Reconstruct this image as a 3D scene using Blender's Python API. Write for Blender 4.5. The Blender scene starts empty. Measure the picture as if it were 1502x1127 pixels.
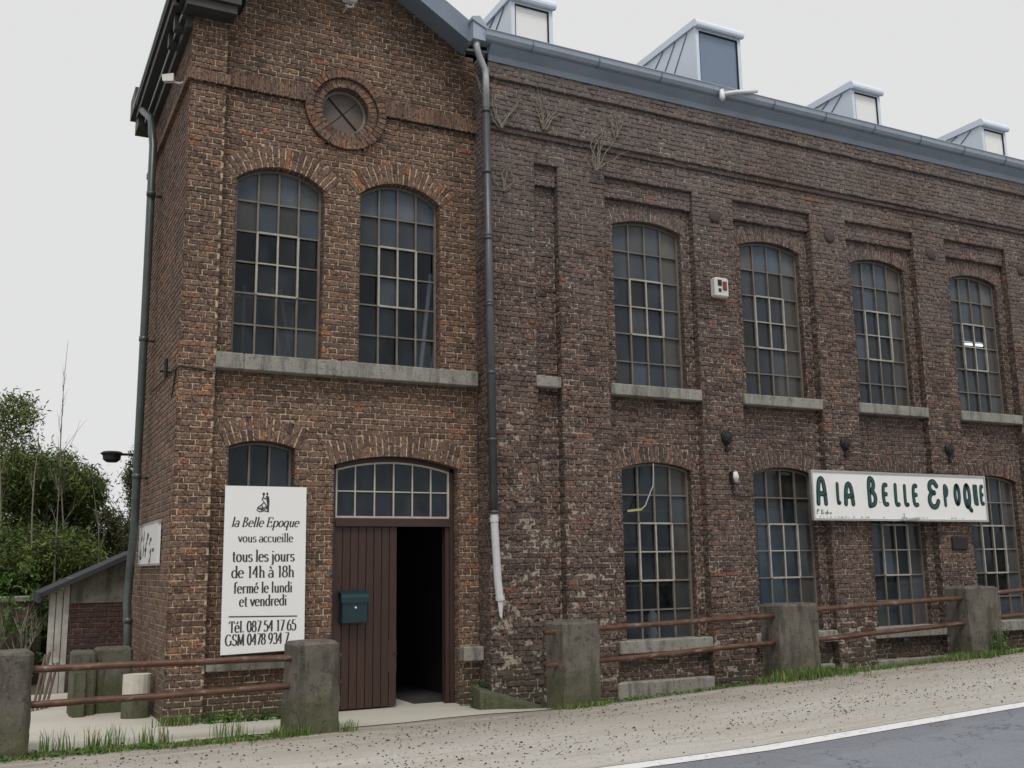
import bpy, math, random
from mathutils import Vector, Matrix
rnd = random.Random(7)
S = bpy.context.scene
col = S.collection
R = math.radians

# ------------------------------------------------------------------ camera
cam_d = bpy.data.cameras.new('camera')
cam = bpy.data.objects.new('camera', cam_d); col.objects.link(cam)
YAW, PITCH, ROLL = R(26.917), R(10.140), R(-0.822)
fw = Vector((math.sin(YAW)*math.cos(PITCH), math.cos(YAW)*math.cos(PITCH), math.sin(PITCH)))
r0 = Vector((math.cos(YAW), -math.sin(YAW), 0)); u0 = r0.cross(fw)
cr = math.cos(ROLL)*r0 + math.sin(ROLL)*u0
cu = -math.sin(ROLL)*r0 + math.cos(ROLL)*u0
cam.matrix_world = Matrix(((cr.x, cu.x, -fw.x, 0), (cr.y, cu.y, -fw.y, 0), (cr.z, cu.z, -fw.z, 0), (0, 0, 0, 1)))
cam_d.lens = 35.79; cam_d.sensor_width = 36; cam_d.sensor_fit = 'HORIZONTAL'
cam_d.clip_start = 0.05; cam_d.clip_end = 2000
S.camera = cam

# ------------------------------------------------------------------ sky and sun
SUN_EL, SUN_AZ = 58, 203           # azimuth measured clockwise from +Y: behind the camera, to the left
w = bpy.data.worlds.new('World'); S.world = w; w.use_nodes = True
nt = w.node_tree; nt.nodes.clear()
sky = nt.nodes.new('ShaderNodeTexSky'); sky.sky_type = 'NISHITA'; sky.sun_disc = False
sky.sun_elevation = R(SUN_EL); sky.sun_rotation = R(SUN_AZ); sky.dust_density = 4.0
bg1 = nt.nodes.new('ShaderNodeBackground'); bg1.inputs['Strength'].default_value = 0.05
bg2 = nt.nodes.new('ShaderNodeBackground'); bg2.inputs['Color'].default_value = (0.735, 0.735, 0.735, 1); bg2.inputs['Strength'].default_value = 1.0
mx = nt.nodes.new('ShaderNodeMixShader'); mx.inputs[0].default_value = 0.94   # closed cloud cover
wo = nt.nodes.new('ShaderNodeOutputWorld')
nt.links.new(sky.outputs[0], bg1.inputs['Color']); nt.links.new(bg1.outputs[0], mx.inputs[1])
nt.links.new(bg2.outputs[0], mx.inputs[2]); nt.links.new(mx.outputs[0], wo.inputs[0])
sd = bpy.data.lights.new('sun', 'SUN'); sd.energy = 1.5; sd.angle = R(18); sd.color = (1.0, 0.95, 0.88)
so = bpy.data.objects.new('sun', sd); col.objects.link(so)
sdir = Vector((math.sin(R(SUN_AZ))*math.cos(R(SUN_EL)), math.cos(R(SUN_AZ))*math.cos(R(SUN_EL)), math.sin(R(SUN_EL))))
so.rotation_euler = sdir.to_track_quat('Z', 'Y').to_euler()
S.view_settings.view_transform = 'Standard'; S.view_settings.look = 'None'
S.view_settings.exposure = 0.12; S.view_settings.gamma = 1.0
S.cycles.max_bounces = 6; S.cycles.transparent_max_bounces = 12

# ------------------------------------------------------------------ helpers
class MB:
    """collects faces; build() links them as one mesh object"""
    def __init__(s): s.v = []; s.f = []; s.m = []; s.a = []
    def face(s, pts, m=0, a=(0, 0, 0)):
        i = len(s.v); s.v += [tuple(p) for p in pts]; s.f.append(tuple(range(i, i+len(pts)))); s.m.append(m); s.a.append(a)
    def mesh(s, vs, fs, m=0, a=(0, 0, 0)):
        i = len(s.v); s.v += [tuple(p) for p in vs]
        for f in fs: s.f.append(tuple(k+i for k in f)); s.m.append(m); s.a.append(a)
    def hexa(s, p, m=0, a=(0, 0, 0)):       # 8 points: bottom ring 0-3, top ring 4-7
        s.mesh(p, [(3, 2, 1, 0), (4, 5, 6, 7), (0, 1, 5, 4), (1, 2, 6, 5), (2, 3, 7, 6), (3, 0, 4, 7)], m, a)
    def box(s, x0, x1, y0, y1, z0, z1, m=0, a=(0, 0, 0)):
        s.hexa([(x0, y0, z0), (x1, y0, z0), (x1, y1, z0), (x0, y1, z0), (x0, y0, z1), (x1, y0, z1), (x1, y1, z1), (x0, y1, z1)], m, a)
    def bbox(s, x0, x1, y0, y1, z0, z1, b=.012, m=0, j=0.0):   # box with bevelled, slightly worn edges
        q = lambda: rnd.uniform(-j, j)
        vs = []; idx = {}
        ring = []
        for (zz, ins) in ((z0, b), (z0+b, 0), (z1-b, 0), (z1, b)):
            X0, X1, Y0, Y1 = x0+ins, x1-ins, y0+ins, y1-ins
            c = b
            rr = [(X0+c, Y0), (X1-c, Y0), (X1, Y0+c), (X1, Y1-c), (X1-c, Y1), (X0+c, Y1), (X0, Y1-c), (X0, Y0+c)]
            ring.append([(x+q(), y+q(), zz+q()) for x, y in rr])
        for r_ in ring: vs += r_
        fs = [tuple(range(7, -1, -1)), tuple(range(24, 32))]
        for k in range(3):
            for i in range(8):
                n = (i+1) % 8
                fs.append((k*8+i, k*8+n, k*8+8+n, k*8+8+i))
        s.mesh(vs, fs, m)
    def tube(s, pts, rad, n=8, m=0, cap=True, a=(0, 0, 0)):
        pts = [Vector(p) for p in pts]
        if not isinstance(rad, (list, tuple)): rad = [rad]*len(pts)
        vs = []; ref = None
        for i, p in enumerate(pts):
            d = (pts[min(i+1, len(pts)-1)] - pts[max(i-1, 0)]).normalized()
            if ref is None:
                ref = d.orthogonal().normalized()
            else:
                ref = (ref - d*ref.dot(d))
                ref = ref.normalized() if ref.length > 1e-6 else d.orthogonal().normalized()
            b = d.cross(ref)
            for k in range(n):
                t = 2*math.pi*k/n
                vs.append(p + (ref*math.cos(t) + b*math.sin(t))*rad[i])
        fs = []
        for i in range(len(pts)-1):
            for k in range(n):
                q = (k+1) % n
                fs.append((i*n+k, i*n+q, (i+1)*n+q, (i+1)*n+k))
        if cap: fs += [tuple(range(n-1, -1, -1)), tuple(range((len(pts)-1)*n, len(pts)*n))]
        s.mesh(vs, fs, m, a)
    def prism(s, poly, y0, y1, m=0):         # polygon in x,z extruded along y
        n = len(poly)
        vs = [(x, y0, z) for x, z in poly] + [(x, y1, z) for x, z in poly]
        fs = [tuple(range(n)), tuple(range(2*n-1, n-1, -1))] + [(i, n+i, n+(i+1) % n, (i+1) % n) for i in range(n)]
        s.mesh(vs, fs, m)
    def build(s, name, mats, parent=None, smooth=False):
        me = bpy.data.meshes.new(name)
        off = Vector((0, 0, 0))
        if parent is not None:
            off = wloc(parent)
        me.from_pydata([(x-off.x, y-off.y, z-off.z) for x, y, z in s.v], [], s.f)
        if not isinstance(mats, (list, tuple)): mats = [mats]
        for m in mats: me.materials.append(m)
        me.polygons.foreach_set('material_index', s.m)
        at = me.attributes.new('rv', 'FLOAT_VECTOR', 'FACE')
        at.data.foreach_set('vector', [c for a in s.a for c in a])
        if smooth: me.polygons.foreach_set('use_smooth', [True]*len(s.f))
        me.update()
        o = bpy.data.objects.new(name, me); col.objects.link(o)
        if parent is not None: o.parent = parent
        return o

def wloc(o):
    p = Vector((0, 0, 0))
    while o is not None:
        p += o.location; o = o.parent
    return p
def tag(o, label=None, cat=None, group=None, kind=None):
    if label: o['label'] = label
    if cat: o['category'] = cat
    if group: o['group'] = group
    if kind: o['kind'] = kind
    return o
def empty(name, loc, label=None, cat=None, group=None):
    o = bpy.data.objects.new(name, None); col.objects.link(o); o.location = loc
    o.empty_display_size = .2
    return tag(o, label, cat, group)

# ------------------------------------------------------------------ materials
class NT:
    def __init__(s, name):
        s.mat = bpy.data.materials.new(name); s.mat.use_nodes = True
        s.t = s.mat.node_tree; s.t.nodes.clear()
        s.out = s.t.nodes.new('ShaderNodeOutputMaterial')
        s.p = s.t.nodes.new('ShaderNodeBsdfPrincipled'); s.link(s.p.outputs[0], s.out.inputs[0])
    def n(s, k): return s.t.nodes.new('ShaderNode'+k)
    def link(s, a, b): s.t.links.new(a, b)
    def set(s, sock, v):
        if hasattr(v, 'is_linked') or isinstance(v, bpy.types.NodeSocket): s.link(v, sock)
        else: sock.default_value = v
    def pos(s): return s.n('NewGeometry').outputs['Position']
    def scaled(s, v, sc):
        m = s.n('VectorMath'); m.operation = 'MULTIPLY'; s.link(v, m.inputs[0]); m.inputs[1].default_value = sc; return m.outputs[0]
    def noise(s, v, scale, detail=4, rough=.55, dist=0):
        t = s.n('TexNoise'); s.link(v, t.inputs['Vector']); t.inputs['Scale'].default_value = scale
        t.inputs['Detail'].default_value = detail; t.inputs['Roughness'].default_value = rough; t.inputs['Distortion'].default_value = dist
        return t.outputs['Fac']
    def ramp(s, fac, stops, interp='LINEAR'):
        t = s.n('ValToRGB'); t.color_ramp.interpolation = interp
        e = t.color_ramp.elements
        while len(e) < len(stops): e.new(.5)
        for i, (p, c) in enumerate(stops):
            e[i].position = p; e[i].color = (*c, 1) if isinstance(c, tuple) else (c, c, c, 1)
        s.link(fac, t.inputs[0]); return t.outputs[0]
    def mix(s, f, a, b, mode='MIX'):
        t = s.n('Mix'); t.data_type = 'RGBA'; t.blend_type = mode
        s.set(t.inputs[0], f)
        for sock, v in ((t.inputs[6], a), (t.inputs[7], b)):
            if isinstance(v, tuple): sock.default_value = (*v, 1)
            else: s.link(v, sock)
        return t.outputs[2]
    def math(s, op, a, b=0.0, clamp=False):
        t = s.n('Math'); t.operation = op; t.use_clamp = clamp; s.set(t.inputs[0], a); s.set(t.inputs[1], b); return t.outputs[0]
    def attr(s):
        t = s.n('Attribute'); t.attribute_name = 'rv'; x = s.n('SeparateXYZ'); s.link(t.outputs['Vector'], x.inputs[0]); return x.outputs
    def sep(s, v):
        x = s.n('SeparateXYZ'); s.link(v, x.inputs[0]); return x.outputs
    def bump(s, h, strength=.5, dist=.01):
        t = s.n('Bump'); t.inputs['Strength'].default_value = strength; t.inputs['Distance'].default_value = dist
        s.link(h, t.inputs['Height']); s.link(t.outputs[0], s.p.inputs['Normal'])
    def col(s, c): s.set(s.p.inputs['Base Color'], c if not isinstance(c, tuple) else (*c, 1)); return s
    def rough(s, v): s.set(s.p.inputs['Roughness'], v); return s
    def metal(s, v): s.p.inputs['Metallic'].default_value = v; return s

def brick_mat(name, pal, dark, soot, pale=0.0):
    """fired brick: each brick its own tone (attribute x), arrises darkened like shaded joints (attribute y), blotches and pitting"""
    m = NT(name); P = m.pos(); a = m.attr()
    c = m.ramp(a[0], pal)
    big = m.noise(P, .55, 3)
    c = m.mix(m.ramp(big, [(.38, 0.0), (.68, 1.0)]), c, m.mix(.55, c, soot, 'MIX'))
    fine = m.noise(P, 38, 5, .7)
    c = m.mix(m.ramp(fine, [(.40, .8), (.52, 0.0)]), c, dark)
    gr = m.noise(P, 17, 4, .7)
    c = m.mix(m.ramp(gr, [(.36, .85), (.44, 0.0)]), c, dark)
    pit = m.noise(P, 95, 2, .6)
    c = m.mix(m.ramp(pit, [(.60, 0.0), (.68, .8)]), c, dark)
    run = m.noise(m.scaled(P, (7, 7, .55)), 1.0, 5, .6)
    c = m.mix(m.ramp(run, [(.50, 0.0), (.68, .6)]), c, m.mix(.5, c, dark))
    lime = m.noise(m.scaled(P, (1, 1, .6)), 2.6, 6, .72)
    c = m.mix(m.ramp(lime, [(.66, 0.0), (.82, .14)]), c, (.28, .25, .23))
    edge = m.math('MULTIPLY', a[1], m.ramp(m.noise(P, 24, 3, .6), [(.36, .1), (.50, 1.0)]))  # brick edges darkened in the colour to imitate shadowed joints
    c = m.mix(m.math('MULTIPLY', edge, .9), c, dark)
    z = m.sep(P)[2]
    nz = m.noise(P, 1.1, 5, .6)
    # pale weathering high up under the gutter, damp algae at the foot
    up_ = m.math('MULTIPLY', m.ramp(m.math('ADD', m.math('MULTIPLY', z, .1), m.math('MULTIPLY', nz, .55)), [(.62, 0.0), (.95, 1.0)]), pale)
    c = m.mix(up_, c, (.215, .20, .20))
    mr = m.n('MapRange'); m.link(m.math('ADD', m.math('MULTIPLY', z, -1.0), m.math('MULTIPLY', nz, .9)), mr.inputs['Value'])
    mr.inputs['From Min'].default_value = 1.35; mr.inputs['From Max'].default_value = 2.1; mr.inputs['To Max'].default_value = .75
    c = m.mix(mr.outputs[0], c, (.045, .043, .03))
    m.col(c).rough(.88)
    m.bump(m.math('ADD', fine, m.math('MULTIPLY', pit, .6)), .5, .006)
    return m.mat
DARK = (.018, .013, .012)
M = {}
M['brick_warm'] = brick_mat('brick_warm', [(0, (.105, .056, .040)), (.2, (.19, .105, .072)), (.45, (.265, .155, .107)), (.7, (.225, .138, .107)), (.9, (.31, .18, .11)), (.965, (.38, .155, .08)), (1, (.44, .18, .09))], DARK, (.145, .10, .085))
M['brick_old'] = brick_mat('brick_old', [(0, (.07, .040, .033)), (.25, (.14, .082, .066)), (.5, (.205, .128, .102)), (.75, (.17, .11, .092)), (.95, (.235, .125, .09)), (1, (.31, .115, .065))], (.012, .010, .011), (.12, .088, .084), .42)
def mortar_mat(name, ca, cb, dk):
    m = NT(name); P = m.pos()
    c = m.mix(m.ramp(m.noise(P, 1.3, 5, .65), [(.42, 0.0), (.75, .8)]), ca, cb)
    c = m.mix(m.ramp(m.noise(P, 19, 4, .7), [(.45, .9), (.55, 0.0)]), c, dk)
    m.col(c).rough(.95); m.bump(m.noise(P, 120, 3), .5, .004); return m.mat
M['mortar_warm'] = mortar_mat('mortar_warm', (.56, .44, .30), (.44, .35, .25), (.085, .06, .045))
M['mortar_old'] = mortar_mat('mortar_old', (.31, .255, .20), (.50, .45, .38), (.03, .024, .022))
def stone_mat(name, ca, cb, dk, moss=None, zmoss=None, sc=3.0):
    m = NT(name); P = m.pos()
    c = m.mix(m.ramp(m.noise(P, sc, 6, .65), [(.32, 0.0), (.68, 1.0)]), ca, cb)
    st = m.noise(m.scaled(P, (9, 9, 1.6)), 1.0, 4, .6)
    c = m.mix(m.ramp(st, [(.50, 0.0), (.66, .6)]), c, dk)
    c = m.mix(m.ramp(m.noise(P, 45, 4, .7), [(.58, 0.0), (.70, .8)]), c, dk)
    if moss:
        z = m.sep(P)[2]
        f = m.math('ADD', m.math('MULTIPLY', z, -1.0), m.math('MULTIPLY', m.noise(P, 4, 4), .9))
        c = m.mix(m.ramp(m.math('SUBTRACT', f, zmoss), [(.45, 0.0), (.9, .75)]), c, moss)
    c = m.mix(m.ramp(m.noise(P, 26, 5, .75), [(.60, 0.0), (.68, .45)]), c, tuple(min(.5, x*1.9) for x in ca))
    c = m.mix(m.ramp(m.noise(P, 15, 5, .75), [(.36, .7), (.44, 0.0)]), c, dk)
    m.col(c).rough(.9); m.bump(m.noise(P, 42, 7, .75), .9, .014); return m.mat
M['concrete_post'] = stone_mat('concrete_post', (.165, .148, .122), (.085, .076, .064), (.022, .02, .017), (.075, .085, .03), 1.12)
M['stone_sill'] = stone_mat('stone_sill', (.34, .335, .30), (.23, .225, .195), (.07, .068, .055))
M['concrete_slab'] = stone_mat('concrete_slab', (.34, .32, .29), (.24, .225, .20), (.07, .065, .06))
M['concrete_mossy'] = stone_mat('concrete_mossy', (.20, .19, .155), (.10, .095, .078), (.03, .028, .022), (.07, .08, .03), 1.1)
def plain(name, c, rough=.5, metal=0, var=.25, sc=6, dk=None, bump=0):
    m = NT(name); P = m.pos()
    d = dk or tuple(x*.5 for x in c)
    cc = m.mix(m.ramp(m.noise(P, sc, 5, .65), [(.35, 0.0), (.75, 1.0)]), c, tuple(a*(1-var)+b*var for a, b in zip(c, d)))
    cc = m.mix(m.ramp(m.noise(P, sc*9, 4, .7), [(.60, 0.0), (.74, min(1, var*2))]), cc, d)
    m.col(cc).rough(rough).metal(metal)
    if bump: m.bump(m.noise(P, 60, 4), bump, .004)
    return m.mat
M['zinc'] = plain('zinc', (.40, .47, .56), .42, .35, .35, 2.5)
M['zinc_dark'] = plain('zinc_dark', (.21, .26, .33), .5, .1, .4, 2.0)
M['zinc_light'] = plain('zinc_light', (.74, .82, .93), .4, 0, .12, 2.5, (.5, .58, .68))
M['pvc_pale'] = plain('pvc_pale', (.80, .82, .86), .35, 0, .12, 2)
M['pipe_grey'] = plain('pipe_grey', (.105, .11, .125), .42, .3, .55, 3, (.02, .02, .022))
M['pipe_galv'] = plain('pipe_galv', (.45, .49, .52), .4, .5, .45, 3)
M['pipe_green'] = plain('pipe_green', (.085, .105, .10), .38, .3, .5, 5, (.02, .03, .025))
M['pvc_white'] = plain('pvc_white', (.62, .63, .65), .4, 0, .3, 4, (.12, .11, .10))
M['slate'] = plain('slate', (.06, .065, .075), .6, 0, .4, 2)
M['eave_wood'] = plain('eave_wood', (.045, .045, .045), .55, 0, .5, 4, (.012, .012, .012), .3)
M['frame_iron'] = plain('frame_iron', (.19, .172, .148), .6, .1, .5, 7, (.05, .032, .022))
M['frame_pale'] = plain('frame_pale', (.44, .42, .375), .6, 0, .5, 9, (.10, .085, .07))
M['frame_white'] = plain('frame_white', (.50, .48, .43), .55, 0, .4, 9, (.16, .13, .10))
M['wood_dark'] = plain('wood_dark', (.05, .023, .017), .5, 0, .5, 5, (.02, .011, .009), .3)
def plank_mat():
    m = NT('door_planks'); P = m.pos()
    g = m.noise(m.scaled(P, (55, 55, 2.2)), 1.0, 5, .65)
    a = m.attr()
    c = m.mix(m.ramp(g, [(.3, 0.0), (.7, 1.0)]), (.026, .012, .009), (.062, .028, .019))
    c = m.mix(m.math('MULTIPLY', a[0], .5), c, (.03, .014, .011))
    m.col(c).rough(.5); m.bump(g, .4, .004); return m.mat
M['planks'] = plank_mat()
M['rust'] = plain('rust', (.12, .055, .04), .62, .25, .6, 9, (.04, .018, .013), .5)
def rail_mat():
    m = NT('rail_paint'); P = m.pos()
    f = m.noise(m.scaled(P, (1, 3, 3)), 4.5, 6, .7)
    c = m.ramp(f, [(.30, (.03, .017, .012)), (.42, (.085, .038, .024)), (.58, (.135, .068, .045)), (.68, (.30, .26, .23)), (.82, (.5, .5, .5))])
    c = m.mix(m.ramp(m.noise(P, 70, 4, .7), [(.56, 0.0), (.66, .8)]), c, (.035, .018, .014))
    m.col(c).rough(.5).metal(.25); m.bump(f, .3, .004); return m.mat
M['rail'] = rail_mat()
M['iron_black'] = plain('iron_black', (.022, .02, .02), .55, .3, .4, 8, None, .4)
M['sign_white'] = plain('sign_white', (.80, .80, .80), .35, 0, .06, 1.5)
def signboard_mat():
    m = NT('signboard_paint'); P = m.pos()
    c = m.mix(m.ramp(m.noise(P, 2.2, 5, .6), [(.5, 0.0), (.8, .5)]), (.82, .83, .82), (.62, .61, .56))
    c = m.mix(m.ramp(m.noise(P, 13, 6, .75), [(.66, 0.0), (.70, .9)]), c, (.16, .11, .08))
    st = m.noise(m.scaled(P, (26, 1, 2.4)), 1.0, 4, .6)
    c = m.mix(m.ramp(st, [(.66, 0.0), (.8, .35)]), c, (.30, .26, .22))
    m.col(c).rough(.4); return m.mat
M['signboard'] = signboard_mat()
M['sign_frame'] = plain('sign_frame', (.45, .46, .47), .4, .4, .3, 4)
M['ink'] = plain('ink', (.035, .037, .042), .6, 0, .1, 5)
M['paint_outline'] = plain('paint_outline', (.010, .022, .024), .45, 0, .2, 6)
M['paint_green'] = plain('paint_green', (.016, .085, .08), .45, 0, .35, 8)
M['mailbox'] = plain('mailbox', (.008, .034, .042), .35, .1, .25, 8)
M['white_plastic'] = plain('white_plastic', (.66, .66, .64), .4, 0, .15, 6)
M['red_plastic'] = plain('red_plastic', (.20, .03, .028), .4)
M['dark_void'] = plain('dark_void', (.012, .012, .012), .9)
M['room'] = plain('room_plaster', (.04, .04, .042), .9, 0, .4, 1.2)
M['timber'] = plain('timber', (.13, .10, .075), .8, 0, .4, 5)
M['pole_white'] = plain('pole_white', (.55, .54, .5), .6, 0, .2, 5)
M['shed_wood'] = plain('shed_wood', (.50, .49, .46), .8, 0, .7, 4, (.12, .11, .09))
M['trough_stone'] = stone_mat('trough_stone', (.17, .16, .125), (.085, .08, .062), (.02, .019, .015), (.06, .075, .025), 1.0)
M['felt'] = plain('felt', (.03, .032, .036), .8, 0, .4, 5)
M['barrel_cream'] = plain('barrel_cream', (.62, .60, .52), .7, 0, .35, 8, (.2, .18, .14))
def glass_mat(name, tint, dust_lo, dust_hi, dcol):
    m = NT(name); t = m.t; P = m.pos(); a = m.attr()
    g = m.n('BsdfGlossy'); g.inputs['Roughness'].default_value = .06; g.inputs['Color'].default_value = (.82, .91, 1, 1)
    tr = m.n('BsdfTransparent'); tr.inputs['Color'].default_value = (*tint, 1)
    df = m.n('BsdfDiffuse'); m.link(m.mix(a[1], dcol, (.20, .185, .165)), df.inputs['Color'])
    fr = m.n('Fresnel'); fr.inputs['IOR'].default_value = 1.45
    mix1 = m.n('MixShader'); m.link(m.math('MULTIPLY', fr.outputs[0], .8, True), mix1.inputs[0]); m.link(tr.outputs[0], mix1.inputs[1]); m.link(g.outputs[0], mix1.inputs[2])
    grime_refl = m.math('ADD', m.ramp(m.noise(m.scaled(P, (1, 1, .5)), 4.5, 5, .65), [(.3, dust_lo), (.75, dust_hi)]), m.math('MULTIPLY', a[0], 1.0))
    spots = m.ramp(m.noise(P, 60, 3, .7), [(.70, 0.0), (.76, .2)])
    mix2 = m.n('MixShader'); m.link(m.math('ADD', grime_refl, spots, True), mix2.inputs[0]); m.link(mix1.outputs[0], mix2.inputs[1]); m.link(df.outputs[0], mix2.inputs[2])
    m.t.nodes.remove(m.p); m.link(mix2.outputs[0], m.out.inputs[0]); return m.mat
M['glass'] = glass_mat('old_glass', (.66, .74, .84), .0, .14, (.19, .235, .29))
M['pane_sky_white'] = plain('pane_sky_white', (.93, .94, .95), .25, 0, .03, 1)  # bright sky in the dormer glass, painted on as plain white
M['pane_blue'] = plain('pane_blue', (.20, .26, .36), .2, .1, .1, 1)
def road_mat(name, ca, cb, speck, spk=.62, sc=.7, streak=None):
    m = NT(name); P = m.pos()
    c = m.mix(m.ramp(m.noise(m.scaled(P, (.35, 1.6, 1)), sc, 5, .6), [(.3, 0.0), (.7, 1.0)]), ca, cb)
    c = m.mix(m.ramp(m.noise(P, 130, 3, .7), [(.35, .35), (.65, 0.0)]), c, speck)
    c = m.mix(m.ramp(m.noise(P, 28, 4, .75), [(spk, 0.0), (spk+.05, .75)]), c, speck)
    if name == 'shoulder':      # soil washed down from the wall side
        y_ = m.sep(P)[1]; mr = m.n('MapRange'); m.link(m.math('ADD', y_, m.math('MULTIPLY', m.noise(P, 1.4, 5, .65), 1.6)), mr.inputs['Value'])
        mr.inputs['From Min'].default_value = 9.4; mr.inputs['From Max'].default_value = 11.2; mr.inputs['To Max'].default_value = .85
        c = m.mix(mr.outputs[0], c, (.20, .175, .14))
    if name == 'asphalt':
        vo = m.n('TexVoronoi'); vo.feature = 'DISTANCE_TO_EDGE'; vo.inputs['Scale'].default_value = .8
        wv = m.n('VectorMath'); wv.operation = 'ADD'; m.link(P, wv.inputs[0]); nz_ = m.n('TexNoise'); nz_.inputs['Scale'].default_value = 2.5; nz_.inputs['Detail'].default_value = 5; m.link(P, nz_.inputs['Vector']); m.link(nz_.outputs['Color'], wv.inputs[1]); m.link(wv.outputs[0], vo.inputs['Vector'])
        c = m.mix(m.ramp(vo.outputs['Distance'], [(.0, .7), (.012, 0.0)]), c, (.05, .05, .055))
        c = m.mix(m.ramp(m.noise(m.scaled(P, (.3, 1, 1)), .9, 3, .5), [(.52, 0.0), (.56, .3)]), c, (.13, .135, .15))
        c = m.mix(m.ramp(m.noise(P, 75, 2, .8), [(.60, 0.0), (.66, .7)]), c, (.42, .42, .43))
    if streak:
        c = m.mix(m.ramp(m.noise(m.scaled(P, (.5, 4.5, 1)), 1.6, 5, .6), [(.48, 0.0), (.60, .8)]), c, streak)
    m.col(c).rough(.9); m.bump(m.noise(P, 160, 3, .7), .5, .004); return m.mat
M['asphalt'] = road_mat('asphalt', (.215, .235, .28), (.26, .28, .325), (.06, .062, .07), .60)
M['shoulder'] = road_mat('shoulder', (.60, .58, .545), (.50, .475, .44), (.07, .062, .055), .585, .8, (.40, .37, .32))
M['walk'] = road_mat('walkway_concrete', (.60, .575, .51), (.48, .46, .40), (.15, .14, .115), .67, .9)
M['soil'] = road_mat('soil', (.10, .085, .055), (.07, .075, .03), (.03, .028, .018), .55)
def line_mat():
    m = NT('road_line_paint'); P = m.pos()
    c = m.mix(m.ramp(m.noise(P, 16, 5, .8), [(.56, 0.0), (.64, .8)]), (.80, .80, .80), (.30, .30, .30))
    m.col(c).rough(.7); return m.mat
M['line'] = line_mat()
def leaf_mat(name, stops, trans=.25):
    m = NT(name); a = m.attr()
    c = m.ramp(a[0], stops)
    m.col(c).rough(.6)
    tl = m.n('BsdfTranslucent'); m.link(c, tl.inputs['Color'])
    mx_ = m.n('MixShader'); mx_.inputs[0].default_value = trans
    m.link(m.p.outputs[0], mx_.inputs[1]); m.link(tl.outputs[0], mx_.inputs[2]); m.link(mx_.outputs[0], m.out.inputs[0])
    return m.mat
M['leaf_dark'] = leaf_mat('leaf_dark', [(0, (.024, .044, .012)), (.4, (.085, .13, .03)), (.75, (.18, .235, .05)), (1, (.28, .32, .09))])
M['leaf_olive'] = leaf_mat('leaf_olive', [(0, (.035, .042, .015)), (.5, (.075, .085, .030)), (1, (.15, .155, .05))])
M['leaf_bright'] = leaf_mat('leaf_bright', [(0, (.04, .10, .015)), (.6, (.08, .19, .03)), (1, (.16, .28, .06))])
M['grass'] = leaf_mat('grass', [(0, (.05, .10, .018)), (.5, (.11, .21, .035)), (.88, (.20, .30, .07)), (.93, (.34, .29, .16)), (1, (.34, .29, .16))])
M['bark'] = plain('bark', (.15, .135, .11), .9, 0, .5, 9, (.05, .045, .035), .5)
M['bark_pale'] = plain('bark_pale', (.26, .24, .19), .9, 0, .4, 9, (.10, .09, .07), .5)

# ------------------------------------------------------------------ ground
def lerp_tab(t, x):
    if x <= t[0][0]: return t[0][1]
    for (a, b), (c, d) in zip(t, t[1:]):
        if x <= c: return b + (d-b)*(x-a)/(c-a)
    return t[-1][1]
RT = [(-200, -1.62), (0, -1.61), (3, -1.615), (6, -1.575), (9.3, -1.45), (12.8, -1.36), (20, -1.10), (60, .2), (200, 2.0)]
WT = [(-200, -1.62), (1.5, -1.61), (3.6, -1.66), (5.2, -1.675), (6.3, -1.76), (7.4, -1.74), (9, -1.67), (11, -1.62), (13.5, -1.54), (15.3, -1.44), (20, -1.2), (60, .2), (200, 2.0)]
def gz(x, y):
    a = lerp_tab(RT, x); b = lerp_tab(WT, x)
    t = min(1, max(0, (y-10.2)/1.3))
    return a*(1-t) + b*t
XS = [-400, -200, -100, -60, -40, -30, -20, -15] + [-10+.5*i for i in range(81)] + [35, 40, 50, 60, 100, 200, 400]
def sheet(name, x0, x1, ys, dz, mat, edge=None):
    xs = sorted({x0, x1} | {x for x in XS if x0 < x < x1})
    mb = MB()
    vs = []; fs = []
    for x in xs:
        for k, y in enumerate(ys):
            yy = y
            if edge and k == 0: yy = y + edge(x)
            vs.append((x, yy, gz(x, yy)+dz))
    n = len(ys)
    for i in range(len(xs)-1):
        for j in range(n-1):
            fs.append((i*n+j, (i+1)*n+j, (i+1)*n+j+1, i*n+j+1))
    mb.mesh(vs, fs)
    o = mb.build(name, mat); o['kind'] = 'structure'; return o
sheet('ground', -400, 400, [-400, -100, -30, -4, 0, 4, 7, 8.5, 10.2, 10.6, 11.0, 11.5, 12, 14, 20, 40, 100, 400], 0, M['soil'])
sheet('road', -200, 200, [-1.5, 0, 3, 5, 7.32], .006, M['asphalt'])
sheet('road_line', -200, 200, [7.08, 7.27], .012, M['line'])
sheet('road_shoulder', -60, 60, [7.30, 8.5, 9.6, 10.2, 10.6, 11.0, 11.5, 11.72], .009, M['shoulder'])
wk = sheet('walkway', -6, 6.25, [10.50, 10.6, 11.0, 11.5, 12.6, 14.0, 15.4], .016, M['walk'], lambda x: .05*math.sin(x*3.1)+.04*math.sin(x*7.7))

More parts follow.
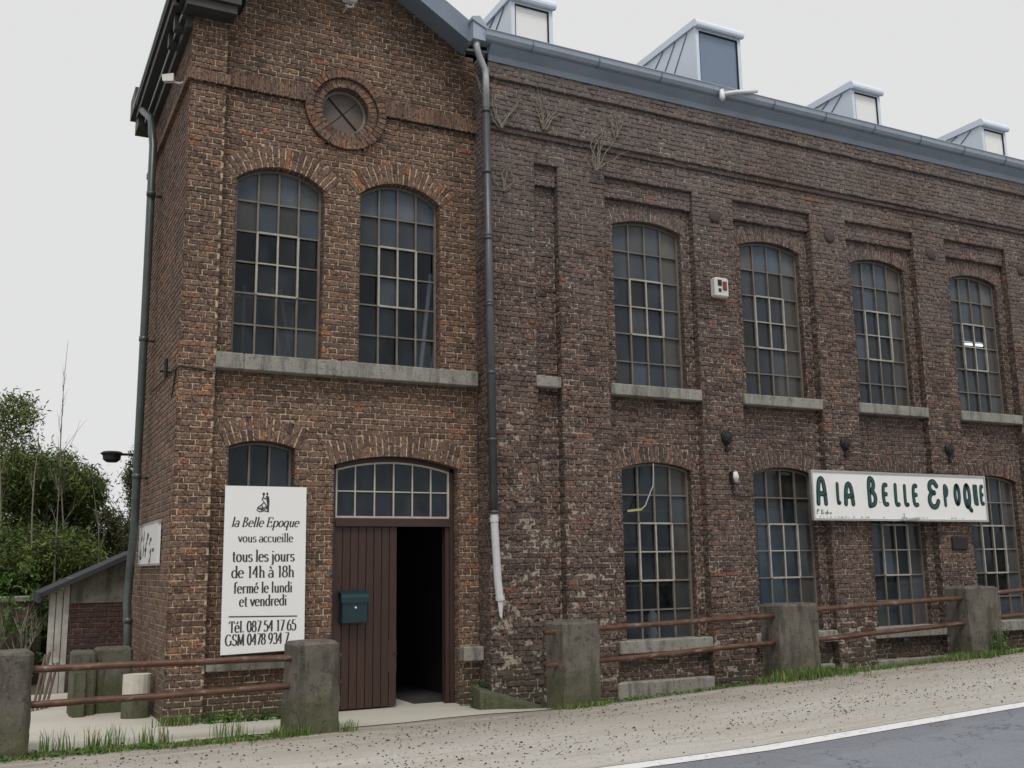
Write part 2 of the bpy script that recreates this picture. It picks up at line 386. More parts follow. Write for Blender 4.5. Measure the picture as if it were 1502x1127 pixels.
# ------------------------------------------------------------------ brick walls
CH = .0705      # one course
def subtract(iv, cuts):
    for c in cuts:
        if c is None: continue
        out = []
        for a, b in iv:
            if c[1] <= a or c[0] >= b: out.append((a, b)); continue
            if c[0] > a: out.append((a, c[0]))
            if c[1] < b: out.append((c[1], b))
        iv = out
    return iv
def one_brick(mb, mapf, a, b, z0, z1, d, jit, m=1, sunk=.014):
    t = rnd.random()
    q = lambda: rnd.uniform(-jit, jit)
    dd = d + rnd.uniform(-1, 1)*jit*1.4
    e = min(.0065, (b-a)*.2)
    A = [(a+q(), z0+q()), (b+q(), z0+q()), (b+q(), z1+q()), (a+q(), z1+q())]
    I = [(A[0][0]+e, A[0][1]+e), (A[1][0]-e, A[1][1]+e), (A[2][0]-e, A[2][1]-e), (A[3][0]+e, A[3][1]-e)]
    fr = [mapf(x, z, dd+q()*.5) for x, z in I]
    md = [mapf(x, z, dd-.005) for x, z in A]
    bk = [mapf(x, z, d-sunk) for x, z in A]
    hot = rnd.random()
    mb.face(fr, m, (t, 0, hot))
    for i in range(4):
        n = (i+1) % 4
        k = (1.0, .7, .55, .7)[i]  # joint shade put into the colour, strongest along the lower edge
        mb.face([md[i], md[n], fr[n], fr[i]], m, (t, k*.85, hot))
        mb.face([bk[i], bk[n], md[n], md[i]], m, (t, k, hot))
def brick_wall(mb, mapf, x0, x1, z0, z1, cuts=(), jit=.0016, off=.0, start=0, d=0.0, jf=None):
    """courses of stretchers and headers in turn over a recessed mortar bed; cuts are functions z -> (xa, xb) or None"""
    n = max(1, int(round((z1-z0)/CH))); h = (z1-z0)/n
    for r in range(n):
        za, zb = z0+r*h, z0+(r+1)*h; zm = (za+zb)/2
        cs = [c(zm) for c in cuts]
        iv = subtract([(x0, x1)], cs)
        im = subtract([(x0, x1)], [(c.__self__.cut(zm, .07) if hasattr(c, '__self__') else q_) for c, q_ in zip(cuts, cs)])
        for a, b in im:
            mb.face([mapf(a, za, d-.008), mapf(b, za, d-.008), mapf(b, zb, d-.008), mapf(a, zb, d-.008)], 0)
        L = .222 if (r+start) % 2 else .111
        sh = (off if (r+start) % 2 else off+.055) + (.111 if (r+start) % 4 == 3 else 0)
        for a, b in iv:
            k = math.floor((a-sh)/L)
            while k*L+sh < b:
                p = max(a, k*L+sh+.0062); q = min(b, (k+1)*L+sh-.0062)
                if q-p > .022:
                    j = jit if jf is None else jf((p+q)/2, zm)
                    one_brick(mb, mapf, p, q, za+.0066, zb-.0066, d, j)
                k += 1
def front(Y): return lambda x, z, d: (x, Y-d, z)
def facing_left(X): return lambda y, z, d: (X-d, y, z)      # a face looking towards -X; u = y
def facing_right(X): return lambda y, z, d: (X+d, y, z)

class Arch:
    """segmental arch: opening half width a about cx, springing zs, rise s, ring thickness t"""
    def __init__(s, cx, a, zb, zs, rise, t=.24, ex=.05):
        s.cx, s.a, s.zb, s.zs, s.rise, s.t = cx, a, zb, zs, rise, t
        s.R = (a*a+rise*rise)/(2*rise); s.zc = zs+rise-s.R
        s.th = math.asin(a/s.R) + ex/s.R
    def cut(s, z, sh=0.0):
        if z < s.zb: return None
        zr = s.zc + s.R*math.cos(s.th)
        if z <= min(s.zs, zr): return (s.cx-s.a, s.cx+s.a)
        w = max(s.a if z <= s.zs+.03 else 0, (z-s.zc)*math.tan(s.th) - sh)
        ro = s.R+s.t-sh*1.5
        if z-s.zc >= ro: return None
        w = min(w, math.sqrt(ro*ro-(z-s.zc)**2))
        if z <= s.zs: w = max(w, s.a)
        return (s.cx-w, s.cx+w)
    def pt(s, r, th): return (s.cx + r*math.sin(th), s.zc + r*math.cos(th))
    def curve(s, n=14, inset=0.0):
        a = s.a-inset; th = math.asin(min(1, a/(s.R-0)))
        return [s.pt(s.R-inset, -th+2*th*i/n) for i in range(n+1)]
    def ring(s, Y, depth, parent, mats, name='brick_arch', proud=.006):
        mb = MB(); n = int(round(2*s.th*(s.R+s.t*.4)/.077))
        dt = 2*s.th/n
        for i in range(n):
            t0 = -s.th+i*dt; t1 = t0+dt; g = .0078/s.R
            for k, (ra, rb) in enumerate(((s.R, s.R+s.t),) if rnd.random() < .45 else ((s.R, s.R+s.t*.5-.004), (s.R+s.t*.5+.004, s.R+s.t))):
                t = rnd.random(); pr = proud+rnd.uniform(-.003, .004); e = .006
                q = [s.pt(ra, t0+g), s.pt(ra, t1-g), s.pt(rb, t1-g), s.pt(rb, t0+g)]
                ge = e/s.R
                qi = [s.pt(ra+e, t0+g+ge), s.pt(ra+e, t1-g-ge), s.pt(rb-e, t1-g-ge), s.pt(rb-e, t0+g+ge)]
                F = [(x, Y-pr, z) for x, z in qi]; Mi = [(x, Y-pr+.005, z) for x, z in q]
                B = [(x, Y+(depth if k == 0 else .02), z) for x, z in q]
                mb.face(F, 1, (t, 0, 0))
                for a_ in range(4):
                    b_ = (a_+1) % 4
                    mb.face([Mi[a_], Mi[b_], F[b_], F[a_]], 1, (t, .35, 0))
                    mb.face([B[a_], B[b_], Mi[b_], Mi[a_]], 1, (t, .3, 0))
            ra, rb = s.R+.006, s.R+s.t
            mb.face([(x, Y+.001, z) for x, z in (s.pt(ra, t0), s.pt(ra, t1), s.pt(rb, t1), s.pt(rb, t0))], 0)
            mb.face([(s.pt(ra, t0)[0], Y+.011, s.pt(ra, t0)[1]), (s.pt(ra, t1)[0], Y+.011, s.pt(ra, t1)[1]), (s.pt(ra, t1)[0], Y+depth, s.pt(ra, t1)[1]), (s.pt(ra, t0)[0], Y+depth, s.pt(ra, t0)[1])], 0)
        return mb.build(name, mats, parent)
def reveals(mb, A, Y, depth, left=True, right=True):
    if left: brick_wall(mb, facing_right(A.cx-A.a), Y+.002, Y+depth, A.zb, A.zs, off=.04)
    if right: brick_wall(mb, facing_left(A.cx+A.a), Y+.002, Y+depth, A.zb, A.zs, off=.04)

def iron_window(parent, A, Yf, cols, rows, casement=None, mats=None, bar=.0115, dust=(0, 0), zbot=None, name='window', top_rows=2, cas_mat='frame_pale'):
    """arched iron glazing: frame and bars in one mesh; panes and casement are sub-parts"""
    zb = A.zb if zbot is None else zbot
    x0, x1 = A.cx-A.a+.004, A.cx+A.a-.004
    mb = MB()
    ztop = lambda x: A.zc + math.sqrt(max(0, A.R**2-(x-A.cx)**2)) - .004
    fw_ = .03
    mb.box(x0, x0+fw_, Yf-.02, Yf+.02, zb, ztop(x0+fw_)); mb.box(x1-fw_, x1, Yf-.02, Yf+.02, zb, ztop(x1-fw_))
    mb.box(x0+fw_, x1-fw_, Yf-.02, Yf+.02, zb, zb+fw_)
    N = 14
    for i in range(N):
        a = x0+fw_+(x1-x0-2*fw_)*i/N; b = x0+fw_+(x1-x0-2*fw_)*(i+1)/N
        mb.hexa([(a, Yf-.02, ztop(a)-fw_), (b, Yf-.02, ztop(b)-fw_), (b, Yf+.02, ztop(b)-fw_), (a, Yf+.02, ztop(a)-fw_), (a, Yf-.02, ztop(a)), (b, Yf-.02, ztop(b)), (b, Yf+.02, ztop(b)), (a, Yf+.02, ztop(a))])
    xs = [x0+fw_+(x1-x0-2*fw_)*i/cols for i in range(cols+1)]
    zt = A.zs + .0
    zs = [zb+fw_+(ztop(A.cx)-.05-zb-fw_)*j/rows for j in range(rows)] + [None]
    for i in range(1, cols):
        mb.box(xs[i]-bar, xs[i]+bar, Yf-.018, Yf+.012, zb+fw_, ztop(xs[i])-fw_)
    for j in range(1, rows):
        mb.box(x0+fw_, x1-fw_, Yf-.014, Yf+.009, zs[j]-bar*.85, zs[j]+bar*.85)
    w_ = mb.build(name, M[(mats or ['frame_iron'])[0]], parent)
    g = MB()
    for i in range(cols):
        for j in range(rows):
            za = zs[j]; a, b = xs[i], xs[i+1]
            t = rnd.uniform(-.007, .007); t2 = rnd.uniform(-.007, .007)
            dv = (dust[1] if j >= rows-top_rows else dust[0]) + rnd.uniform(-.07, .09) + (rnd.uniform(.05, .3) if rnd.random() < .14 else 0)
            if j == rows-2 and top_rows == 2: dv = (dust[0]+dust[1])*.5 + rnd.uniform(-.06, .06)
            if i == cols-1 and len(mats or []) == 1: dv += .18  # reveal's reflection painted into the right-hand panes as a paler brown
            hue = min(1, max(0, rnd.gauss(.25, .3) + (.5 if i == cols-1 and len(mats or []) == 1 else 0)))
            zz = [(a, za), (b, za), (b, ztop(b)-.01 if j == rows-1 else zs[j+1]), (a, ztop(a)-.01 if j == rows-1 else zs[j+1])]
            off = (t, t2, -t, -t2)
            g.face([(x, Yf+.016+o_, z) for (x, z), o_ in zip(zz, off)], 0, (dv, hue, 0))
    g.build('glass', M['glass'], w_)
    if casement:
        c0, c1, r_0, r_1 = casement; c = MB(); e = .012
        a, b = xs[c0], xs[c1]; za, zb_ = zs[r_0], zs[r_1]
        Yc = Yf-.03
        c.box(a-e, a+e, Yc, Yc+.03, za, zb_); c.box(b-e, b+e, Yc, Yc+.03, za, zb_)
        c.box(a+e, b-e, Yc, Yc+.03, za-e, za+e); c.box(a+e, b-e, Yc, Yc+.03, zb_-e, zb_+e)
        m_ = (a+b)/2; c.box(m_-e*.9, m_+e*.9, Yc+.002, Yc+.03, za+e, zb_-e)
        zm = zs[(r_0+r_1)//2]; c.box(a+e, m_-e*.9, Yc+.004, Yc+.028, zm-e*.7, zm+e*.7); c.box(m_+e*.9, b-e, Yc+.004, Yc+.028, zm-e*.7, zm+e*.7)
        c.build('casement', M[cas_mat], w_)
    return w_
def sill(parent, x0, x1, y0, y1, z0, z1, joints=(), name='window_sill'):
    mb = MB(); cuts = [x0]+list(joints)+[x1]
    for a, b in zip(cuts, cuts[1:]): mb.bbox(a+.002, b-.002, y0, y1, z0, z1, .01, 0, .002)
    return mb.build(name, M['stone_sill'], parent)

WARM = [M['mortar_warm'], M['brick_warm']]; OLD = [M['mortar_old'], M['brick_old']]
# ================================================================== gabled end building
TX0, TX1, TYP, TYG, TYB = 1.735, 5.50, 11.70, 11.82, 15.2
T = empty('gabled_brick_building', (3.6, 13.4, -1.65), 'warm brown gabled brick building with a round window and open plank door', 'building')
A_t1 = Arch(2.875, .535, 2.46, 4.65, .20, .27)
A_t2 = Arch(4.425, .540, 2.46, 4.69, .20, .27)
A_lw = Arch(2.735, .385, -.95, 1.40, .075, .27)
A_dr = Arch(4.405, .805, -1.70, 1.225, .125, .27)
OC = (3.67, 5.765)
def oc_cut(z):
    d = .53**2-(z-OC[1])**2
    return None if d <= 0 else (OC[0]-math.sqrt(d), OC[0]+math.sqrt(d))
GS = .60
def rake(x): return 7.98 - GS*abs(x-3.6)          # underside of the verge at the wall
def gable_cut_l(z):
    return (-10, 3.6-(7.98-z)/GS) if z > 6.4 else None
def gable_cut_r(z):
    return (3.6+(7.98-z)/GS, 20) if z > 6.4 else None
wm = MB()
zb_ = -1.80
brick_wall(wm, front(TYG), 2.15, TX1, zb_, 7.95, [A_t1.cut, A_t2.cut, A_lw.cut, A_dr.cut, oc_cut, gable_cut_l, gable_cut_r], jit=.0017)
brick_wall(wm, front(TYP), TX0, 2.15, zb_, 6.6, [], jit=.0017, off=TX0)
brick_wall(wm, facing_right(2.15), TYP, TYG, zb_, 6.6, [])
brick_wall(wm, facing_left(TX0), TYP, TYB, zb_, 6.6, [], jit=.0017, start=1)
for A_, dp in ((A_t1, .16), (A_t2, .16), (A_lw, .2), (A_dr, .2)): reveals(wm, A_, TYG, dp)
# unseen back and right side, plain
wm.face([(TX0, TYB, zb_), (TX0, TYB, 6.6), (3.6, TYB, 8.0), (TX1, TYB, 6.6), (TX1, TYB, zb_)], 1, (.5, 0, 0))
wm.face([(TX1, TYG+.25, zb_), (TX1, TYB, zb_), (TX1, TYB, 6.9), (TX1, TYG+.25, 6.9)], 1, (.5, 0, 0))
wm.build('wall', WARM, T)
for A_, dp in ((A_t1, .16), (A_t2, .16), (A_lw, .2), (A_dr, .2)): A_.ring(TYG, dp, T, WARM)
# string course and gable belt: soldier bricks standing proud
def soldier_band(parent, x0, x1, Y, z0, z1, proud, mats, cuts=(), name='string_course', w=.075):
    mb = MB()
    n = int((x1-x0)/w)
    for i in range(n):
        a = x0+(x1-x0)*i/n; b = x0+(x1-x0)*(i+1)/n
        if any(c[0] < (a+b)/2 < c[1] for c in cuts): continue
        one_brick(mb, front(Y), a+.004, b-.004, z0, z1, proud, .002, 1, proud+.01)
        mb.face([(a, Y-proud+.012, z0+.004), (b, Y-proud+.012, z0+.004), (b, Y-proud+.012, z1-.004), (a, Y-proud+.012, z1-.004)], 0)
        mb.face([(a, Y-proud+.012, z0+.004), (b, Y-proud+.012, z0+.004), (b, Y+.005, z0+.004), (a, Y+.005, z0+.004)], 0)
        mb.face([(a, Y-proud+.012, z1-.004), (b, Y-proud+.012, z1-.004), (b, Y+.005, z1-.004), (a, Y+.005, z1-.004)], 0)
    return mb.build(name, mats, parent)
soldier_band(T, 2.17, OC[0]-.51, TYG, 5.77, 5.96, .055, WARM); soldier_band(T, OC[0]+.51, TX1, TYG, 5.77, 5.96, .055, WARM)
soldier_band(T, TX0-.045, 2.19, TYP, 5.72, 5.86, .045, WARM)
# recessed frieze on the side face
sb = MB(); sb.box(TX0-.05, TX0+.01, TYP+.02, TYB, 5.72, 5.80, 1, (.4, .2, 0)); sb.build('string_course', WARM, T)
# oculus
oc = MB()
def ring_bricks(mb, r0_, r1_, Y, proud, n, back):
    for i in range(n):
        t0 = 2*math.pi*i/n; t1 = 2*math.pi*(i+1)/n; g = .004/r0_
        P_ = lambda r, t: (OC[0]+r*math.sin(t), OC[1]+r*math.cos(t))
        t = rnd.random(); pr = proud+rnd.uniform(-.003, .003); e = .006
        q = [P_(r0_, t0+g), P_(r0_, t1-g), P_(r1_, t1-g), P_(r1_, t0+g)]
        ge = e/r1_
        qi = [P_(r0_+e, t0+g+ge), P_(r0_+e, t1-g-ge), P_(r1_-e, t1-g-ge), P_(r1_-e, t0+g+ge)]
        F = [(x, Y-pr, z) for x, z in qi]; Mi = [(x, Y-pr+.005, z) for x, z in q]; B = [(x, Y+back, z) for x, z in q]
        mb.face(F, 1, (t, 0, 0))
        for a_ in range(4):
            b_ = (a_+1) % 4
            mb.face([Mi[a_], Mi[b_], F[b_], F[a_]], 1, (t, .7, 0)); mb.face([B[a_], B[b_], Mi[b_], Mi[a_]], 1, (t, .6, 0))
        q2 = [P_(r0_+.004, t0), P_(r0_+.004, t1), P_(r1_, t1), P_(r1_, t0)]
        mb.face([(x, Y-proud+.011, z) for x, z in q2], 0)
        mb.face([(q2[0][0], Y-proud+.011, q2[0][1]), (q2[1][0], Y-proud+.011, q2[1][1]), (q2[1][0], Y+back, q2[1][1]), (q2[0][0], Y+back, q2[0][1])], 0)
ring_bricks(oc, .425, .535, TYG, .05, 42, .03)
ring_bricks(oc, .305, .425, TYG, .012, 34, .16)
oc.build('round_window_surround', WARM, T)
rw = MB()
for i in range(40):
    t0, t1 = 2*math.pi*i/40, 2*math.pi*(i+1)/40
    P_ = lambda r, t: (OC[0]+r*math.sin(t), OC[1]+r*math.cos(t))
    p = [P_(.272, t0), P_(.272, t1), P_(.304, t1), P_(.304, t0)]
    rw.hexa([(x, TYG+.10, z) for x, z in p] + [(x, TYG+.14, z) for x, z in p])
rwo = rw.build('round_window', plain('frame_weathered', (.24, .22, .20), .7), T)
rb = MB()
for sgn in (1, -1):
    for k in range(2):
        pass
rb.face([(OC[0]+.29*math.sin(2*math.pi*i/40), TYG+.135, OC[1]+.29*math.cos(2*math.pi*i/40)) for i in range(40)])
M['board_grey'] = plain('board_grey', (.125, .10, .088), .6, 0, .4, 3)
rb.build('board', M['board_grey'], rwo)
cb = MB(); c_ = .27*.7071
cb.tube([(OC[0]-c_, TYG+.125, OC[1]+c_), (OC[0]+c_, TYG+.125, OC[1]-c_)], .009, 6); cb.tube([(OC[0]-c_, TYG+.131, OC[1]-c_), (OC[0]+c_, TYG+.131, OC[1]+c_)], .004, 5)
cb.build('glazing_bar', M['iron_black'], rwo)
# windows of the gabled building
iron_window(T, A_t1, TYG+.125, 4, 6, (1, 3, 2, 4), dust=(-.03, .42))
iron_window(T, A_t2, TYG+.125, 4, 6, (1, 3, 2, 4), dust=(-.03, .42))
iron_window(T, A_lw, TYG+.16, 3, 5, None, dust=(.0, .05))
sill(T, 2.14, 5.44, TYP-.04, TYG+.16, 2.275, 2.465, (2.46, 3.32, 3.62))
sill(T, 2.165, 3.16, TYP-.01, TYG+.2, -1.09, -.955)
jb = MB(); jb.bbox(5.225, 5.495, TYG-.14, TYG+.05, -1.14, -.965, .012, 0, .003); jb.build('jamb_stone', M['concrete_slab'], T)
# threshold and door
th = MB(); th.box(3.6, 5.21, TYG-.03, TYG+.3, -1.8, gz(4.4, 11.8)+.022); th.build('threshold', M['walk'], T)
dx0, dx1 = 3.604, 5.206; YD = TYG+.15
df = MB()
df.box(dx0, dx0+.055, YD-.03, YD+.06, -1.68, 1.235); df.box(dx1-.055, dx1, YD-.03, YD+.06, -1.68, 1.235)
df.box(dx0+.055, dx1-.055, YD-.05, YD+.06, .50, .565); df.box(dx0+.055, dx1-.055, YD-.035, YD+.06, .565, .60)
ztd = lambda x: A_dr.zc+math.sqrt(A_dr.R**2-(x-A_dr.cx)**2)-.003
for i in range(14):
    a = dx0+(dx1-dx0)*i/14; b = dx0+(dx1-dx0)*(i+1)/14
    df.hexa([(a, YD-.03, ztd(a)-.05), (b, YD-.03, ztd(b)-.05), (b, YD+.06, ztd(b)-.05), (a, YD+.06, ztd(a)-.05), (a, YD-.03, ztd(a)), (b, YD-.03, ztd(b)), (b, YD+.06, ztd(b)), (a, YD+.06, ztd(a))])
dfo = df.build('door_frame', M['wood_dark'], T)
# fanlight
fl = MB(); fa, fb = dx0+.057, dx1-.057; zt_ = lambda x: ztd(x)-.052
fl.box(fa, fa+.022, YD-.015, YD+.02, .60, zt_(fa+.02)); fl.box(fb-.022, fb, YD-.015, YD+.02, .60, zt_(fb-.02)); fl.box(fa+.022, fb-.022, YD-.015, YD+.02, .60, .625)
for i in range(12):
    a = fa+.022+(fb-fa-.044)*i/12; b = fa+.022+(fb-fa-.044)*(i+1)/12
    fl.hexa([(a, YD-.015, zt_(a)-.022), (b, YD-.015, zt_(b)-.022), (b, YD+.02, zt_(b)-.022), (a, YD+.02, zt_(a)-.022), (a, YD-.015, zt_(a)), (b, YD-.015, zt_(b)), (b, YD+.02, zt_(b)), (a, YD+.02, zt_(a))])
for i in range(1, 6):
    x = fa+(fb-fa)*i/6; fl.box(x-.008, x+.008, YD-.012, YD+.012, .625, zt_(x)-.022)
fl.box(fa+.022, fb-.022, YD-.008, YD+.009, .918, .932)
flo = fl.build('fanlight', M['frame_white'], T)
fg = MB()
for i in range(6):
    a = fa+(fb-fa)*i/6; b = fa+(fb-fa)*(i+1)/6
    for z0_, z1a, z1b in ((.61, .925, .925), (.925, zt_(a)-.004, zt_(b)-.004)):
        t = rnd.uniform(-.003, .003); fg.face([(a, YD+.014+t, z0_), (b, YD+.014-t, z0_), (b, YD+.014+t, z1b), (a, YD+.014-t, z1a)], 0, (.03, 0, 0))
fg.build('glass', M['glass'], flo)
def planks(mb, x0, x1, y0, y1, z0, z1, n):
    for i in range(n):
        a = x0+(x1-x0)*i/n; b = x0+(x1-x0)*(i+1)/n; t = rnd.random()
        e = .006
        mb.mesh([(a+.001, y0+.008, z0), (a+e, y0, z0), (b-e, y0, z0), (b-.001, y0+.008, z0), (b-.001, y1, z0), (a+.001, y1, z0), (a+.001, y0+.008, z1), (a+e, y0, z1), (b-e, y0, z1), (b-.001, y0+.008, z1), (b-.001, y1, z1), (a+.001, y1, z1)],
                [(0, 1, 7, 6), (1, 2, 8, 7), (2, 3, 9, 8), (3, 4, 10, 9), (4, 5, 11, 10), (5, 0, 6, 11), (5, 4, 3, 2, 1, 0), (6, 7, 8, 9, 10, 11)], 0, (t, 0, 0))
dl = MB(); planks(dl, dx0+.057, 4.455, YD-.005, YD+.035, -1.625, .495, 8)
dlo = dl.build('door_leaf', M['planks'], T)
ha = MB(); ha.box(4.345, 4.452, YD-.012, YD-.003, -1.24, -.86); ha.box(4.36, 4.44, YD-.013, YD-.003, -1.345, -1.24); ha.tube([(4.435, YD-.05, -1.02), (4.435, YD-.012, -1.02)], .012, 8); ha.build('lock_plate', M['wood_dark'], dlo)
dm = MB()    # right leaf, folded back into the room
planks2 = MB(); planks(planks2, 0, .66, 0, .04, -1.625, .495, 8)
for i, (x, y, z) in enumerate(planks2.v): planks2.v[i] = (dx1-.075-y*.93+x*.375, YD+.055+x*.927+y*.375, z)
planks2.build('door_leaf', plain('door_inside_shaded', (.018, .011, .009), .7), T)  # leaf colour darkened to imitate the shade of the room
fr2 = MB(); fr2.box(dx1-.11, dx1-.057, YD-.01, YD+.05, -1.66, .495); fr2.build('door_jamb', M['wood_dark'], T)
# rooms behind the openings
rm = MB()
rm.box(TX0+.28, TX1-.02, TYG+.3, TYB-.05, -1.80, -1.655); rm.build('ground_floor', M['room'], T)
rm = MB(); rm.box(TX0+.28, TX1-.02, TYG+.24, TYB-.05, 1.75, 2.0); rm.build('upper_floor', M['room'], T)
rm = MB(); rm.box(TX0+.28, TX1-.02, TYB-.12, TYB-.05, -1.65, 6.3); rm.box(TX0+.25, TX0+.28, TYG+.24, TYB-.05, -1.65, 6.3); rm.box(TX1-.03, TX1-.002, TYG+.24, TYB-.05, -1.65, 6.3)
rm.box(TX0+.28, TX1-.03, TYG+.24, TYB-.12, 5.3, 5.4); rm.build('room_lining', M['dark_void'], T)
# roof
rf = MB()
def roof_plane(mb, xa, za, xb, zb2, y0, y1, t, m=0):
    mb.hexa([(xa, y0, za), (xb, y0, zb2), (xb, y1, zb2), (xa, y1, za), (xa, y0, za+t), (xb, y0, zb2+t), (xb, y1, zb2+t), (xa, y1, za+t)], m)
EZ = lambda x: 8.06 - GS*abs(x-3.6)
roof_plane(rf, 1.50, EZ(1.50), 3.6, EZ(3.6), 11.42, TYB+.2, .07); roof_plane(rf, 3.6, EZ(3.6), 5.30, EZ(5.30), 11.42, TYB+.2, .07)
rf.build('roof', M['slate'], T)
bb = MB()
for xa, xb in ((2.10, 3.6), (3.6, 5.30)):
    bb.hexa([(xa, 11.38, EZ(xa)-.22), (xb, 11.38, EZ(xb)-.22), (xb, 11.42, EZ(xb)-.22), (xa, 11.42, EZ(xa)-.22), (xa, 11.38, EZ(xa)+.085), (xb, 11.38, EZ(xb)+.085), (xb, 11.42, EZ(xb)+.085), (xa, 11.42, EZ(xa)+.085)], 0)
    bb.hexa([(xa, 11.42, EZ(xa)-.13), (xb, 11.42, EZ(xb)-.13), (xb, TYG, EZ(xb)-.13), (xa, TYG, EZ(xa)-.13), (xa, 11.42, EZ(xa)-.10), (xb, 11.42, EZ(xb)-.10), (xb, TYG, EZ(xb)-.10), (xa, TYG, EZ(xa)-.10)], 0)
bb.build('bargeboard', M['zinc_dark'], T)
# eaves box at the front corner and along the left side
ev = MB()
ev.box(1.62, 2.20, 11.46, TYP+.02, 6.55, 6.66); ev.box(1.57, 2.24, 11.42, TYP+.02, 6.66, 6.82); ev.box(1.53, 2.12, 11.44, TYP+.02, 6.82, 6.94)
ev.hexa([(2.06, 11.44, 6.94), (2.3, 11.44, 6.74), (2.3, TYG, 6.74), (2.06, TYG, 6.94), (2.06, 11.44, 7.05), (2.3, 11.44, 7.2), (2.3, TYG, 7.2), (2.06, TYG, 7.05)])
ev.box(1.66, TX0, TYP+.02, TYB, 6.40, 6.52); ev.box(1.61, TX0, TYP+.02, TYB, 6.52, 6.64); ev.box(1.50, TX0, TYP+.02, TYB, 6.64, 6.68)
ev.box(1.50, 1.535, TYP+.02, TYB, 6.68, 6.75); ev.box(1.465, 1.52, TYP+.02, TYB, 6.75, 6.86)
ev.box(1.52, 1.74, TYB-.1, TYB+.3, 6.50, 6.76); ev.box(1.45, 1.74, TYB-.15, TYB+.4, 6.76, 7.08)
for yy in (11.9, 12.35): ev.box(1.55, 1.66, yy, yy+.12, 6.44, 6.62)
ev.build('eaves_cornice', M['eave_wood'], T)
gl = MB(); gl.tube([(1.46, 11.72, 6.82), (1.46, TYB, 6.82)], .016, 6); gl.tube([(1.605, TYP+.02, 6.53), (1.605, TYB-.2, 6.53)], .012, 6); gl.build('gutter_bead', M['pipe_galv'], T)
# side downpipe
dp = MB(); dp.tube([(1.52, 14.55, 6.5), (1.60, 14.2, 6.25), (1.60, 13.85, 5.7), (1.60, 13.8, 4.0), (1.60, 13.8, .45), (1.59, 13.9, .1), (1.57, 13.9, -.4), (1.58, 13.8, -.65), (1.60, 13.7, -1.62)], .052, 12)
for z in (5.0, 3.0, 1.2, -.6): dp.tube([(1.60 if z > -.5 else 1.58, 13.8, z-.03), (1.60 if z > -.5 else 1.58, 13.8, z+.03)], .062, 12)
for z in (4.98, 2.98, 1.18): dp.box(1.6, TX0, 13.78, 13.82, z-.015, z+.015)
dp.build('downpipe', M['pipe_green'], T, True)
# bracket and cable on the left face
br = MB(); br.tube([(1.60, 12.15, 2.28), (1.72, 12.2, 2.28)], .012, 6); br.tube([(1.66, 12.1, 2.2), (1.66, 12.1, 2.42)], .022, 8)
br.tube([(1.725, 13.7, 2.3), (1.725, 12.2, 2.27), (1.725, 11.75, 2.25)], .008, 5)
br.tube([(1.722, 12.0, 1.95), (1.722, 11.75, 2.24), (1.735, 11.688, 2.27), (2.0, 11.688, 2.25), (2.15, 11.69, 2.2), (2.155, 11.75, 1.98)], .008, 5)
br.build('cable', M['iron_black'], T)

# ================================================================== long factory wing
WY, WX0, WX1 = 11.50, 5.49, 21.2
W_ = empty('long_brick_factory_building', (12, 14, -1.65), 'long soot darkened purple brick factory with rows of arched iron windows and zinc dormers', 'building')
NB = 6
bc = [8.10+2.262*k for k in range(NB)]
bays = [(c-.765, c+.755) for c in bc]
up = [Arch(c+.01, .585, 2.36, 4.74, .105, .235) for c in bc]
lo = [Arch(c+.02, .575, -1.02, 1.285, .09, .235) for c in bc]
def jf(x, z):
    s_ = .0022 + .0028*(.5+.5*math.sin(x*1.7+z*.9)*math.sin(z*1.3-x*.6))
    if x < 7.4: s_ += .003 * max(0, 1-abs(z-.2)/4.5)
    if z < 0.2: s_ += .003*min(1, .2-z)
    return s_
BT = 5.13
def bay_cut(z): return None
wm = MB()
ZB = -1.95
# pilaster face up to the bay heads
cutb = [(lambda z, b=b: b if z < BT else ((b[0], b[1]) if z < 5.36 else None)) for b in bays] + [lambda z: (6.22, 6.58) if z < 5.37 else None]
# courses are laid on one shared grid so that every face of the pier bonds
def snap(z): return ZB + round((z-ZB)/CH)*CH
Z_A, Z_B, Z_C, Z_D, Z_E = snap(5.13), snap(5.36), snap(5.73), snap(5.80), snap(6.44)
cutb = [(lambda z, b=b: b if z < Z_B else None) for b in bays] + [lambda z: (6.22, 6.58) if z < Z_B else None]
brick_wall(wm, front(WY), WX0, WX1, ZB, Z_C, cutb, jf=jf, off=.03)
for b in bays+[(6.22, 6.58)]:
    brick_wall(wm, front(WY+.055), b[0], b[1], Z_A, Z_B, [], jf=jf, off=b[0]+.05)
    wm.face([(b[0], WY, Z_B), (b[1], WY, Z_B), (b[1], WY+.07, Z_B), (b[0], WY+.07, Z_B)], 1, (.3, .3, 0))
    wm.face([(b[0], WY+.055, Z_A), (b[1], WY+.055, Z_A), (b[1], WY+.14, Z_A), (b[0], WY+.14, Z_A)], 1, (.3, .3, 0))
    brick_wall(wm, facing_left(b[1]), WY+.002, WY+.13, ZB, Z_A, [], jf=jf, off=.02)
    brick_wall(wm, facing_left(b[1]), WY+.002, WY+.06, Z_A, Z_B, [], jf=jf, off=.02)
    brick_wall(wm, facing_right(b[0]), WY+.002, WY+.13, ZB, Z_A, [], jf=jf, off=.02)
    brick_wall(wm, facing_right(b[0]), WY+.002, WY+.06, Z_A, Z_B, [], jf=jf, off=.02)
BY = WY+.12
brick_wall(wm, front(BY), 6.22, 6.58, ZB, Z_A, [], jf=jf, off=.07)
for b, u_, l_ in zip(bays, up, lo):
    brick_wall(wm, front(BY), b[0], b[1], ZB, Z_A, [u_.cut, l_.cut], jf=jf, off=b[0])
    reveals(wm, u_, BY, .15); reveals(wm, l_, BY, .15)
